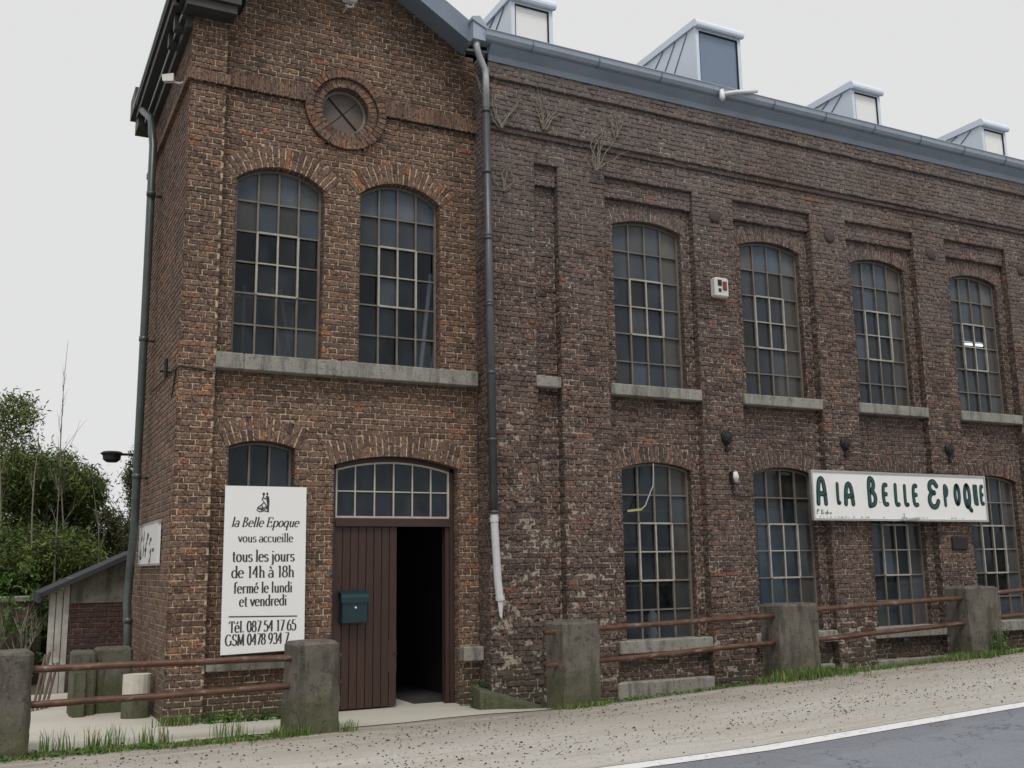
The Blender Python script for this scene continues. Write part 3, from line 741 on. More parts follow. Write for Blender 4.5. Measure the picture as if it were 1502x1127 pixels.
# corbelled head of the wall
brick_wall(wm, front(WY), WX0, WX1, Z_C, Z_D, [], jf=jf, off=.1, d=.035, start=1)
brick_wall(wm, front(WY), WX0, WX1, Z_D, Z_E, [], jf=jf, off=.06, d=.07)
brick_wall(wm, front(WY), WX0, WX1, Z_E, snap(6.85), [], jf=jf, off=.02, d=.11, start=1)
for z, d0, d1 in ((Z_C, 0, .035), (Z_D, .035, .07), (Z_E, .07, .11)):
    wm.face([(WX0, WY-d1+.003, z), (WX1, WY-d1+.003, z), (WX1, WY-d0+.01, z), (WX0, WY-d0+.01, z)], 1, (.25, .5, 0))
# the end of the wing, standing forward of the gabled building
brick_wall(wm, facing_left(WX0), WY, TYG+.01, ZB, 6.85, [], jf=lambda x, z: .003, off=WY, start=1)
wm.face([(WX1, WY, ZB), (WX1, 20, ZB), (WX1, 20, 6.9), (WX1, 15.75, 9.4), (WX1, WY, 6.9)], 1, (.5, 0, 0))
wm.face([(WX0, 20, ZB), (WX1, 20, ZB), (WX1, 20, 6.9), (WX0, 20, 6.9)], 1, (.5, 0, 0))
wm.face([(WX0+.02, TYB, ZB), (WX0+.02, 20, ZB), (WX0+.02, 20, 6.9), (WX0+.02, 15.75, 9.4), (WX0+.02, TYB, 9.1)], 1, (.5, 0, 0))
wm.build('wall', OLD, W_)
for k, (b, u_, l_) in enumerate(zip(bays, up, lo)):
    u_.ring(BY, .15, W_, OLD); l_.ring(BY, .15, W_, OLD)
    iron_window(W_, u_, BY+.10, 4, 6, (2, 3, 2, 4) if k == 99 else (1, 3, 2, 4), dust=(.12, .42), mats=['frame_iron'], bar=.011)
    iron_window(W_, l_, BY+.10, 4, 6, (1, 3, 2, 4), dust=(.03, .06), mats=['frame_iron'], bar=.0115)
    sill(W_, b[0]+.01, b[1]-.01, WY-.035, BY+.15, 2.265, 2.42)
    sill(W_, b[0]+.01, b[1]-.01, WY-.02, BY+.15, -1.145, -.985)
bs = MB(); bs.bbox(6.19, 6.555, WY-.035, BY+.02, 2.30, 2.445, .01, 0, .003); bs.build('window_sill', M['concrete_slab'], W_)
for x0, x1, z0, z1 in ((7.30, 8.84, -1.80, -1.50), (11.87, 13.36, -1.72, -1.46), (9.90, 10.03, -1.72, -1.42), (10.68, 11.0, -1.72, -1.45)):
    pl = MB(); pl.bbox(x0, x1, WY-.03, WY+.1, z0, z1, .015, 0, .004); pl.build('plinth_slab', M['concrete_slab'], W_)
# tie-rod anchors
for c in [9.245+2.262*k for k in range(5)]:
    an = MB()
    prof = [(0, .09), (.02, .088), (.035, .06), (.045, .0)]
    def disc(mb, cx, cz, rx, rz, Y, prof, n=18):
        vs = []; fs = []
        for dd, f in prof:
            for i in range(n):
                t = 2*math.pi*i/n; vs.append((cx+rx*f*math.cos(t), Y-dd, cz+rz*f*math.sin(t)))
        for k2 in range(len(prof)-1):
            for i in range(n):
                fs.append((k2*n+i, k2*n+(i+1) % n, (k2+1)*n+(i+1) % n, (k2+1)*n+i))
        mb.mesh(vs, fs)
    disc(an, c, 5.07, 1.0, 1.05, WY-.002, [(0, .105), (.018, .10), (.03, .07), (.035, .001)])
    an.build('tie_anchor', plain('anchor_grey', (.075, .058, .054), .8, 0, .5, 12), W_, True)
    an = MB()
    disc(an, c, 1.765, 1.0, 1.15, WY-.002, [(0, .085), (.03, .09), (.06, .07), (.08, .03), (.085, .001)])
    for i in range(8):
        t = 2*math.pi*i/8; disc(an, c+.055*math.cos(t), 1.765+.063*math.sin(t), 1, 1, WY-.055, [(0, .022), (.015, .018), (.022, .001)], 8)
    an.tube([(c, WY-.02, 1.69), (c, WY-.02, 1.60)], .012, 6); an.bbox(c-.025, c+.025, WY-.04, WY, 1.555, 1.62, .006)
    an.build('tie_anchor', M['iron_black'], W_, False)
# gutter, soffit, roof
gt = MB()
prof = [(11.42, 6.86), (11.30, 6.875), (11.25, 6.89), (11.21, 6.93), (11.20, 6.985), (11.185, 7.0), (11.20, 7.015), (11.225, 7.0), (11.235, 6.945), (11.30, 6.91), (11.42, 6.91)]
n = len(prof)
vs = [(WX0-.10, y, z) for y, z in prof] + [(WX1, y, z) for y, z in prof]
gt.mesh(vs, [(i, (i+1) % n, n+(i+1) % n, n+i) for i in range(n)] + [tuple(range(n)), tuple(range(2*n-1, n-1, -1))])
gt.build('gutter', M['zinc'], W_)
sf = MB()
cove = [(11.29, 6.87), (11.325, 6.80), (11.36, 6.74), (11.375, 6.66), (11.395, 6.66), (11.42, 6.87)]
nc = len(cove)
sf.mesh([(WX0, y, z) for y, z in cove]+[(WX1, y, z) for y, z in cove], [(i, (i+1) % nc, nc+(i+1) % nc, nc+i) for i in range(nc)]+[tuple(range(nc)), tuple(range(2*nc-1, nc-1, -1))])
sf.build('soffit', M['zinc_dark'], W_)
for x_ in [WX0+.6+1.05*k for k in range(15)]:
    gk = MB(); gk.tube([(x_, 11.195, 7.0), (x_, 11.197, 6.93), (x_, 11.24, 6.88), (x_, 11.30, 6.868)], .007, 5); gk.build('gutter_bracket', M['zinc_dark'], W_)
hb = MB(); hb.box(5.22, 5.40, 11.26, 11.44, 6.86, 7.12); hb.prism([(5.20, 7.12), (5.42, 7.02), (5.42, 7.06), (5.31, 7.19), (5.20, 7.16)], 11.24, 11.46); hb.build('gutter_end_box', M['zinc'], W_)
rf = MB()
RS = math.tan(R(29))
rzf = lambda y: 6.93+(y-11.42)*RS
rf.hexa([(WX0, 11.40, rzf(11.40)-.06), (WX1, 11.40, rzf(11.40)-.06), (WX1, 15.75, rzf(15.75)-.06), (WX0, 15.75, rzf(15.75)-.06), (WX0, 11.40, rzf(11.40)), (WX1, 11.40, rzf(11.40)), (WX1, 15.75, rzf(15.75)), (WX0, 15.75, rzf(15.75))])
rf.hexa([(WX0, 15.75, rzf(15.75)-.06), (WX1, 15.75, rzf(15.75)-.06), (WX1, 20.2, 6.87), (WX0, 20.2, 6.87), (WX0, 15.75, rzf(15.75)), (WX1, 15.75, rzf(15.75)), (WX1, 20.2, 6.93), (WX0, 20.2, 6.93)])
rf.build('roof', M['slate'], W_)
# dormers
def dormer(x0, x1, YF, ztop, pane):
    yb = 11.42+(ztop-6.93)/RS
    fz = rzf(YF)-.05
    d = MB()
    # front frame
    e = .06
    d.box(x0, x0+e, YF, YF+.08, fz, ztop-.10); d.box(x1-e, x1, YF, YF+.08, fz, ztop-.10); d.box(x0+e, x1-e, YF, YF+.08, ztop-.15, ztop-.10); d.box(x0+e, x1-e, YF-.02, YF+.08, fz, fz+.10)
    # cheeks
    for x in (x0+.005, x1-.02):
        vs = [(x, YF+.08, fz), (x, YF+.08, ztop-.10), (x, yb, ztop-.10), (x+.015, YF+.08, fz), (x+.015, YF+.08, ztop-.10), (x+.015, yb, ztop-.10)]
        d.mesh(vs, [(0, 1, 2), (5, 4, 3), (0, 3, 4, 1), (1, 4, 5, 2), (2, 5, 3, 0)])
    o = d.build('dormer', M['zinc_light'], W_)
    # standing seams raked across the cheek
    L = yb-YF
    for f in (.14, .46, .80):
        yy = YF+.08+f; zt2 = ztop-.11
        y2 = yy+.5; dzb = .43
        s_ = MB(); s_.tube([(x0-.002, yy, zt2), (x0-.002, y2, max(rzf(y2), zt2-dzb*1.6))], .009, 5); s_.build('seam', M['zinc_dark'], o)
    c = MB()           # rounded lid with a nosing
    pr = [(YF-.06, ztop-.12), (YF-.075, ztop-.09), (YF-.075, ztop-.05), (YF-.05, ztop-.005), (YF-.03, ztop+.02), (yb+.1, ztop+.02), (yb+.1, ztop-.098), (YF-.01, ztop-.098), (YF-.01, ztop-.12)]
    m_ = len(pr)
    c.mesh([(x0-.03, y, z) for y, z in pr]+[(x1+.03, y, z) for y, z in pr], [(i, (i+1) % m_, m_+(i+1) % m_, m_+i) for i in range(m_)]+[tuple(range(m_)), tuple(range(2*m_-1, m_-1, -1))])
    c.build('dormer_lid', M['zinc_light'], o)
    p = MB(); p.box(x0+e, x1-e, YF+.03, YF+.045, fz+.1, ztop-.15); p.build('dormer_pane', pane, o)
    q = MB(); q.box(x0+e, x0+e+.018, YF+.01, YF+.029, fz+.1, ztop-.168); q.box(x1-e-.018, x1-e, YF+.01, YF+.029, fz+.1, ztop-.168); q.box(x0+e, x1-e, YF+.01, YF+.029, ztop-.168, ztop-.15); q.build('dormer_frame', M['iron_black'], o)
dormer(6.14, 6.82, 11.95, 8.13, M['pane_sky_white']); dormer(9.46, 10.36, 12.0, 8.53, M['pane_blue'])
dormer(12.72, 13.38, 11.95, 8.14, M['pane_sky_white']); dormer(15.97, 16.63, 11.95, 8.08, M['pane_sky_white']); dormer(19.2, 19.86, 11.95, 8.1, M['pane_sky_white'])
sp = MB(); sp.tube([(9.24, 11.17, 6.93), (9.24, 11.17, 6.80), (9.245, 11.165, 6.76)], [.03, .045, .02], 10); sp.tube([(9.24, 11.17, 6.86), (9.5, 11.15, 6.94), (9.9, 11.16, 7.04)], .03, 10); sp.build('overflow_pipe', M['pvc_pale'], W_, True)
# downpipe at the junction, three lengths
PY = 11.385
d1 = MB(); d1.tube([(5.30, 11.33, 6.9), (5.30, 11.33, 6.78), (5.335, 11.34, 6.68), (5.44, 11.38, 6.52), (5.455, PY, 6.40), (5.455, PY, 5.96)], [.05, .046, .044, .044, .047, .047], 12); d1.build('downpipe', M['pipe_galv'], W_, True)
d2 = MB(); d2.tube([(5.455, PY, 5.96), (5.475, PY, 3.3), (5.505, PY, .65)], .053, 12)
for z, x in ((5.93, 5.455), (5.08, 5.46), (4.22, 5.465), (4.18, 5.465), (3.33, 5.475), (3.29, 5.475), (2.41, 5.485), (1.56, 5.495), (.66, 5.505)): d2.tube([(x, PY, z-.018), (x, PY, z+.018)], .062, 12)
for z in (5.08, 3.31, 1.56): d2.box(5.46, 5.5, PY, WY+.02, z-.015, z+.015)
d2.build('downpipe', M['pipe_grey'], W_, True)
d3 = MB(); d3.tube([(5.505, PY, .63), (5.515, PY, .4), (5.55, PY, -.2), (5.575, PY, -.40)], .048, 12, cap=False)
d3.tube([(5.505, PY, .60), (5.507, PY, .54)], .055, 12); d3.tube([(5.572, PY, -.36), (5.577, PY, -.41)], .057, 12)
# broken lower lip
d3.mesh([(5.53, PY-.02, -.40), (5.58, PY-.047, -.40), (5.625, PY-.01, -.40), (5.60, PY-.03, -.5), (5.578, PY-.04, -.62), (5.555, PY-.03, -.60)], [(0, 5, 4, 1), (1, 4, 3, 2)])
d3.build('downpipe', M['pvc_white'], W_, False)
# rooms
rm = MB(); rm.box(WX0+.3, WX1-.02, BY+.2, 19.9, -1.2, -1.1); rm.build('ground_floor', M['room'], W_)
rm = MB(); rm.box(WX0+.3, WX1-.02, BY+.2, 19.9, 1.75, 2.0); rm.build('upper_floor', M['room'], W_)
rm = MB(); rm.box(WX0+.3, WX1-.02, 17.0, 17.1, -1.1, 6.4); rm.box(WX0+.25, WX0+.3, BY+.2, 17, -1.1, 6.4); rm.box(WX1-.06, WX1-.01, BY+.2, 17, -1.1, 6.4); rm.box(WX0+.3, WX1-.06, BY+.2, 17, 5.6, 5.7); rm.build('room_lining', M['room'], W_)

# ================================================================== things on and around the buildings
# ---- lettering
def arc(cx, cy, rx, ry, a0, a1, n=14):
    return [(cx+rx*math.cos(R(a0+(a1-a0)*i/n)), cy+ry*math.sin(R(a0+(a1-a0)*i/n))) for i in range(n+1)]
def hs(x, y, w=.1): return [(x-w, y), (x+w, y)]
X_ = .64
def gl_bowl(cx=.27): return arc(cx, .32, .20, .32, 0, 360, 22)
GLY = {
 'l': ([[(.13, 0), (.13, 1.04)], hs(.13, .01), [(.02, 1.0), (.13, 1.03)]], .27),
 'i': ([[(.13, 0), (.13, .62)], hs(.13, .01), [(.02, .6), (.13, .62)], [(.13, .83), (.13, .93)]], .27),
 'j': ([[(.15, .62), (.15, -.15)], arc(.05, -.15, .10, .14, 0, -120, 6), [(.04, .6), (.15, .62)], [(.15, .83), (.15, .93)]], .28),
 'a': ([arc(.22, .17, .17, .18, 0, 360, 18), [(.40, 0), (.40, .42)], arc(.24, .44, .16, .19, 0, 150, 10), [(.40, .01), (.49, .01)]], .50),
 'e': ([arc(.26, .32, .20, .32, 5, 318, 20), [(.07, .36), (.46, .36)]], .52),
 'B': ([[(.14, 0), (.14, 1)], hs(.14, .01), hs(.14, .99), arc(.16, .76, .28, .235, 90, -90), arc(.16, .265, .35, .265, 90, -90)], .62),
 'E': ([[(.14, 0), (.14, 1)], [(.02, .99), (.54, .99), (.54, .82)], [(.02, .01), (.58, .01), (.58, .2)], [(.14, .52), (.44, .52)], [(.44, .42), (.44, .62)]], .64),
 'p': ([[(.14, -.34), (.14, .60)], hs(.14, -.33), [(.02, .58), (.14, .62)], gl_bowl(.32)], .58),
 'o': ([gl_bowl()], .54),
 'q': ([[(.44, -.34), (.44, .62)], hs(.44, -.33), gl_bowl()], .56),
 'u': ([[(.14, .62), (.14, .2)], arc(.28, .2, .14, .2, 180, 360, 10), [(.43, 0), (.43, .62)], [(.02, .6), (.14, .61)], [(.43, .01), (.53, .01)]], .56),
 'v': ([[(.05, .62), (.24, .02)], [(.24, .02), (.42, .62)], hs(.06, .62), hs(.42, .62, .07)], .48),
 's': ([arc(.22, .48, .14, .15, 20, 270, 12)+arc(.22, .165, .15, .165, 90, -160, 12)], .44),
 'c': ([arc(.26, .32, .20, .32, 45, 318, 18)], .46),
 't': ([[(.16, .86), (.16, .14)], arc(.27, .14, .11, .14, 180, 300, 8), [(.03, .62), (.32, .62)]], .36),
 'r': ([[(.13, 0), (.13, .62)], hs(.13, .01), [(.02, .6), (.13, .62)], arc(.30, .42, .17, .2, 170, 60, 8)], .40),
 'd': ([gl_bowl(), [(.44, 0), (.44, 1.04)], [(.33, 1.0), (.44, 1.03)], [(.44, .01), (.53, .01)]], .56),
 'h': ([[(.13, 0), (.13, 1.04)], hs(.13, .01), [(.02, 1.0), (.13, 1.03)], arc(.28, .42, .15, .2, 180, 0, 10), [(.43, .42), (.43, 0)], hs(.43, .01)], .56),
 'n': ([[(.13, 0), (.13, .62)], hs(.13, .01), [(.02, .6), (.13, .62)], arc(.28, .42, .15, .2, 180, 0, 10), [(.43, .42), (.43, 0)], hs(.43, .01)], .56),
 'm': ([[(.13, 0), (.13, .62)], hs(.13, .01), [(.02, .6), (.13, .62)], arc(.26, .42, .13, .2, 180, 0, 10), [(.39, .42), (.39, 0)], hs(.39, .01, .07), arc(.52, .42, .13, .2, 180, 0, 10), [(.65, .42), (.65, 0)], hs(.65, .01)], .78),
 'f': ([[(.15, 0), (.15, .85)], hs(.15, .01), arc(.27, .85, .12, .18, 180, 40, 8), [(.02, .62), (.30, .62)]], .36),
 'T': ([[(.28, 0), (.28, 1)], hs(.28, .01), [(.02, .82), (.02, .99), (.54, .99), (.54, .82)]], .56),
 'G': ([arc(.36, .5, .30, .5, 45, 330, 20), [(.62, .06), (.62, .42)], hs(.60, .42, .12)], .74),
 'S': ([arc(.27, .75, .19, .25, 20, 270, 12)+arc(.27, .26, .21, .255, 90, -160, 12)], .54),
 'M': ([[(.12, 0), (.14, 1)], [(.14, 1), (.40, .08)], [(.40, .08), (.66, 1)], [(.68, 0), (.66, 1)], hs(.12, .01), hs(.68, .01), hs(.12, .99, .06), hs(.68, .99, .06)], .82),
 '0': ([arc(.25, .5, .19, .5, 0, 360, 24)], .52), '1': ([[(.25, 0), (.25, 1)], hs(.25, .01), [(.12, .9), (.25, 1)]], .44),
 '3': ([arc(.24, .75, .17, .25, 150, -80, 12), arc(.24, .26, .20, .26, 80, -150, 12)], .50),
 '4': ([[(.36, 0), (.36, 1)], [(.36, 1), (.04, .32)], [(.04, .30), (.50, .30)], hs(.36, .01, .07)], .54),
 '5': ([[(.42, .98), (.12, .98)], [(.12, .98), (.10, .58)], arc(.23, .32, .21, .32, 120, -150, 16)], .50),
 '6': ([arc(.26, .30, .19, .30, 0, 360, 20), arc(.44, .30, .37, .68, 180, 100, 10)], .52),
 '7': ([[(.05, .98), (.45, .98)], [(.45, .98), (.18, 0)]], .48),
 '8': ([arc(.25, .75, .16, .24, 0, 360, 18), arc(.25, .26, .20, .26, 0, 360, 20)], .52),
 '9': ([arc(.25, .70, .19, .30, 0, 360, 20), arc(.07, .70, .37, .68, 0, -80, 10)], .52),
 '.': ([[(.1, 0), (.1, .1)]], .22), ' ': ([], .26),
}
GLY['é'] = (GLY['e'][0]+[[(.22, .76), (.36, .98)]], .52)
GLY['à'] = (GLY['a'][0]+[[(.14, .98), (.28, .76)]], .50)
def ribbon(mb, pts, fn, thick, thin, Y, cnt):
    """flat nib stroke: wide on uprights, thin on level strokes"""
    P = [Vector((p[0], p[1])) for p in pts]; L = []; Rr = []
    for i, p in enumerate(P):
        d = (P[min(i+1, len(P)-1)]-P[max(i-1, 0)])
        if d.length < 1e-9: d = Vector((0, 1))
        d.normalize(); nrm = Vector((-d.y, d.x))
        hw = thin+(thick-thin)*abs(d.y)**1.5
        L.append(p+nrm*hw); Rr.append(p-nrm*hw)
    y = Y - .0001*(cnt % 9)
    for i in range(len(P)-1):
        q = [L[i], Rr[i], Rr[i+1], L[i+1]]
        mb.face([fn(v.x, v.y, y) for v in q])
def text_line(mb, txt, x0, x1, zbase, cap, Y, fn, slant=0, thick=.078, thin=.026):
    W2 = sum(GLY[c][1] for c in txt)
    sx = (x1-x0)/W2; x = x0; cnt = 0
    for c in txt:
        st, adv = GLY[c]
        for s_ in st:
            pts = [(x+(px+slant*py)*sx, zbase+py*cap) for px, py in s_]
            ribbon(mb, pts, fn, thick*cap, thin*cap, Y, cnt); cnt += 1
        x += adv*sx
# ---- white opening-hours panel leaning in front of the low window
PNY, PZB, PZT = 11.60, -.905, .93
PN = empty('opening_hours_sign', (2.74, 11.62, PZB), 'tall white opening hours panel in dark serif lettering, propped on the low window sill', 'sign')
lean = lambda z: .045*(1-(z-PZB)/(PZT-PZB))
pm = MB()
pm.hexa([(2.285, PNY-lean(PZB), PZB), (3.205, PNY-lean(PZB), PZB+.02), (3.205, PNY-lean(PZB)+.018, PZB+.02), (2.285, PNY-lean(PZB)+.018, PZB), (2.285, PNY, PZT), (3.205, PNY, PZT), (3.205, PNY+.018, PZT), (2.285, PNY+.018, PZT)])
pm.build('panel', M['sign_white'], PN)
pfn = lambda x, z, y: (x, y-lean(z), z)
tm = MB()
for (txt, xa, xb, zb2, cap, sl) in (('la Belle Epoque', 2.36, 3.12, .475, .105, .22), ('vous accueille', 2.44, 3.06, .305, .095, 0), ('tous les jours', 2.38, 3.08, .09, .125, 0), ('de 14h à 18h', 2.375, 3.08, -.085, .125, 0), ('fermé le lundi', 2.405, 3.06, -.252, .115, 0), ('et vendredi', 2.47, 3.0, -.395, .115, 0), ('Tél. 087 54 17 65', 2.37, 3.11, -.672, .118, 0), ('GSM 0478 934 7', 2.33, 3.03, -.81, .118, 0)):
    text_line(tm, txt, xa, xb, zb2, cap, PNY-.0025, pfn, sl)
tm.face([pfn(x, z, PNY-.0026) for x, z in ((2.36, -.508), (3.12, -.525), (3.12, -.512), (2.36, -.495))])
tm.build('lettering', M['ink'], PN)
lg = MB()         # small emblem: a dancing couple, she in a wide gown
def blob(mb, pts, k): mb.face([pfn(2.725+x*.1, .75+z*.11, PNY-.0025-.00015*k) for x, z in pts])
def ell(cx, cz, rx, rz, n=12): return [(cx+rx*math.cos(2*math.pi*i/n), cz+rz*math.sin(2*math.pi*i/n)) for i in range(n)]
blob(lg, ell(-.12, .85, .15, .17), 0); blob(lg, ell(.28, .88, .12, .15), 1)
blob(lg, [(.12, .62), (.3, .72), (.5, .55), (.55, .05), (.5, -.95), (.62, -1.0), (.3, -1.0), (.28, -.2)], 2)
for i in range(7):
    t = i/6
    a = [(-.75+.16*i, -.75+.09*abs(i-2)), (-.66+.16*i, -.92+.06*abs(i-3)), (-.5+.14*i, -.72), (-.62+.15*i, -.52+.03*i)]
    blob(lg, a, i % 3)
ribb = MB()
for k, pts in enumerate(([(-.1, .68), (-.28, .3), (-.05, 0), (-.4, -.3), (-.75, -.55), (-.85, -.8), (-.5, -.98), (0, -.85), (.3, -.95)], [(-.25, .5), (.1, .35), (.35, .45)], [(-.05, 0), (.2, -.3), (.25, -.7)], [(-.3, -.25), (-.2, -.6), (-.35, -.85)])):
    pp = [(2.725+x*.1, .75+z*.11) for x, z in pts]
    ribbon(lg, pp, pfn, .006, .006, PNY-.003, k)
lg.build('emblem', M['ink'], PN)

# ---- painted signboard on the wing
SBX0, SBX1, SBZ0, SBZ1, SBY = 10.66, 14.385, .595, 1.335, 11.36
SG = empty('painted_signboard', (12.5, 11.4, SBZ0), 'long white board with big hand painted dark green capitals, across two lower windows', 'sign')
sm = MB(); sm.box(SBX0+.03, SBX1-.03, SBY, SBY+.03, SBZ0+.03, SBZ1-.03); sm.build('board', M['signboard'], SG)
sm = MB()
sm.box(SBX0, SBX1, SBY-.012, SBY+.035, SBZ1-.03, SBZ1); sm.box(SBX0, SBX1, SBY-.012, SBY+.035, SBZ0, SBZ0+.03)
sm.box(SBX0, SBX0+.03, SBY-.012, SBY+.035, SBZ0+.03, SBZ1-.03); sm.box(SBX1-.03, SBX1, SBY-.012, SBY+.035, SBZ0+.03, SBZ1-.03)
sm.build('frame', M['sign_frame'], SG)
sm = MB(); sm.hexa([(12.42, SBY-.06, .60), (12.78, SBY-.05, .625), (12.78, SBY-.014, .625), (12.42, SBY-.014, .60), (12.42, SBY-.06, .62), (12.78, SBY-.05, .655), (12.78, SBY-.014, .655), (12.42, SBY-.014, .62)])
sm.tube([(12.47, SBY-.03, .72), (12.475, SBY-.03, .60)], .008, 6); sm.build('bracket', M['sign_frame'], SG)
sm = MB()
for x in (11.3, 13.6): sm.box(x-.03, x+.03, SBY+.03, WY-.005, SBZ1-.2, SBZ1-.12); sm.box(x-.03, x+.03, SBY+.03, WY-.005, SBZ0+.12, SBZ0+.2)
sm.build('bracket', M['iron_black'], SG)
PL = {
 'A': [[(.02, 0), (.08, .55), (.22, .9), (.5, 1), (.75, .9), (.9, .55), (.98, 0)], [(.1, .38), (.9, .38)]],
 'L': [[(.25, 1), (.2, .5), (.22, .12), (.45, .02), (.95, .05)]],
 'B': [[(.12, 0), (.1, 1), (.6, .98), (.8, .78), (.6, .56), (.2, .53)], [(.2, .53), (.75, .48), (.97, .25), (.75, .03), (.12, 0)]],
 'E': [[(.85, .95), (.4, .98), (.12, .8), (.1, .25), (.35, .02), (.95, .05)], [(.12, .52), (.75, .52)]],
 'e': [[(.9, .8), (.6, .98), (.2, .9), (.12, .7), (.4, .55), (.62, .54)], [(.4, .55), (.08, .4), (.08, .15), (.4, .0), (.8, .04), (.98, .22)]],
 'P': [[(.2, 0), (.12, 1), (.6, .98), (.92, .78), (.7, .52), (.2, .48)]],
 'O': [arc(.5, .5, .42, .5, 90, 450, 20)],
 'Q': [arc(.45, .56, .38, .44, 90, 450, 20), [(.5, .35), (.75, .05), (.98, -.02)]],
 'U': [[(.1, 1), (.08, .35), (.25, .04), (.6, .04), (.85, .35), (.9, 1)], [(.88, .4), (.98, .02)]],
}
# letter shapes smoothed into rounded brush strokes
def smooth(p, it=2):
    for _ in range(it):
        q = [p[0]]
        for a, b in zip(p, p[1:]): q += [(a[0]*.75+b[0]*.25, a[1]*.75+b[1]*.25), (a[0]*.25+b[0]*.75, a[1]*.25+b[1]*.75)]
        q.append(p[-1]); p = q
    return p
def brush(mb, pts, hw, Y, k):
    for i, (a, b) in enumerate(zip(pts, pts[1:])):
        A2, B2 = Vector(a), Vector(b); d = (B2-A2)
        if d.length < 1e-6: continue
        d.normalize(); nn = Vector((-d.y, d.x))*hw; yy = Y-.00012*((i+k) % 5)
        mb.face([(v.x, yy, v.y) for v in (A2+nn, A2-nn, B2-nn, B2+nn)])
    for i, p in enumerate(pts):
        yy = Y-.0007-.00012*((i+k) % 3)
        mb.face([(p[0]+hw*math.cos(2*math.pi*j/12), yy, p[1]+hw*math.sin(2*math.pi*j/12)) for j in range(12)])
LET = [('A', 10.74, 10.96, .81, 1.25), ('L', 11.12, 11.23, .81, 1.17), ('A', 11.28, 11.50, .81, 1.18), ('B', 11.75, 11.97, .79, 1.27), ('E', 12.05, 12.21, .80, 1.19), ('L', 12.30, 12.45, .80, 1.18), ('L', 12.50, 12.64, .80, 1.17), ('E', 12.69, 12.85, .80, 1.19), ('e', 13.03, 13.31, .78, 1.27), ('P', 13.38, 13.53, .82, 1.19), ('O', 13.62, 13.80, .84, 1.20), ('Q', 13.84, 14.05, .75, 1.21), ('U', 14.07, 14.20, .84, 1.20), ('E', 14.22, 14.345, .84, 1.21)]
for nm, mt, hw, yo in (('letter_outline', 'paint_outline', .043, .003), ('letter_fill', 'paint_green', .022, .006)):
    lm = MB(); k = 0
    for ch, a, b, z0, z1 in LET:
        for st in PL[ch]:
            e = .034
            brush(lm, smooth([(a+e+(b-a-2*e)*x, z0+e+(z1-z0-2*e)*z) for x, z in st]), hw*min(1, .48+(b-a)*1.9), SBY-yo, k); k += 1
    lm.build(nm, M[mt], SG)
ss = MB()
# painter's scrawl and an illegible small line under the lettering
for k, s_ in enumerate(([(0, 0), (.01, .075)], [(.01, .075), (.05, .06), (.01, .04)], [(.085, .0), (.09, .07), (.13, .055), (.095, .038), (.14, .02), (.085, 0)], [(.16, .02), (.19, .03), (.18, 0), (.16, .01)], [(.205, .06), (.2, 0), (.235, .02), (.205, .03)], [(.25, .015), (.28, .03), (.27, 0), (.25, .015)])):
    ribbon(ss, [(10.735+x, .685+z) for x, z in s_], lambda x, z, y: (x, y, z), .006, .005, SBY-.003, k)
x = 10.78
for i in range(46):
    w2 = rnd.uniform(.012, .05)
    if (i < 9 or rnd.random() < .35): ribbon(ss, [(x, .645), (x+w2, .648+rnd.uniform(-.006, .006))], lambda x, z, y: (x, y, z), .005, .005, SBY-.003, i)
    x += w2+rnd.uniform(.015, .06)
    if x > 14.2: break
ss.build('small_lettering', M['ink'], SG)

# ---- little sign on the left face of the gabled building
s3 = empty('side_wall_sign', (1.72, 13.2, .1), 'small white sign with blurred dark script on the left side wall, behind the downpipe', 'sign')
sm = MB(); sm.box(1.69, 1.725, 12.36, 14.0, .09, .56); sm.build('panel', M['sign_white'], s3)
sm = MB(); sm.box(1.684, 1.728, 12.34, 14.02, .56, .585); sm.box(1.684, 1.728, 12.34, 14.02, .065, .09); sm.build('frame', M['sign_frame'], s3)
sm = MB(); f3 = lambda x, z, y: (y, x, z)
for k, s_ in enumerate(([(13.55, .36), (13.5, .49)], [(13.75, .38), (13.68, .42), (13.72, .44)], [(13.25, .33), (13.2, .45), (13.1, .44), (13.2, .39)], [(13.0, .31), (12.95, .38), (12.85, .37)], [(13.85, .16), (13.75, .27), (13.7, .17), (13.85, .16)], [(13.55, .18), (13.5, .32)], [(13.35, .17), (13.3, .34)], [(13.42, .26), (13.25, .26)], [(12.95, .22), (12.85, .26), (12.9, .14), (13.0, .10)], [(12.75, .245), (12.6, .25)])):
    ribbon(sm, s_, f3, .03, .02, 1.6885, k)
sm.build('lettering', M['ink'], s3)

# ---- mailbox on the plank door
mbx = empty('mailbox', (3.88, YD-.05, -.45), 'dark teal metal mailbox with rounded lid, hung on the closed door leaf', 'mailbox')
def mailbox():
    b = MB(); x0, x1 = 3.725, 4.045; y1 = YD-.007; y0 = y1-.13; z0, z1 = -.64, -.30
    b.bbox(x0, x1, y0, y1, z0, z1, .012); b.build('box', M['mailbox'], mbx)
    l = MB(); n = 10; pr = [(y1, -.299)]
    for i in range(n+1):
        t = math.pi*.5*i/n; pr.append((y1-.02-.125*math.sin(t), -.345+.085*math.cos(t)))
    pr += [(y0-.016, -.40), (y0-.003, -.40), (y0-.003, -.299)]
    m_ = len(pr)
    l.mesh([(x0-.012, y, z) for y, z in pr]+[(x1+.012, y, z) for y, z in pr], [(i, (i+1) % m_, m_+(i+1) % m_, m_+i) for i in range(m_)]+[tuple(range(m_)), tuple(range(2*m_-1, m_-1, -1))])
    l.build('lid', M['mailbox'], mbx)
    k = MB(); k.tube([(3.89, y0-.004, -.455), (3.89, y0-.012, -.455)], .012, 10); k.build('lock', M['pvc_pale'], mbx)
mailbox()
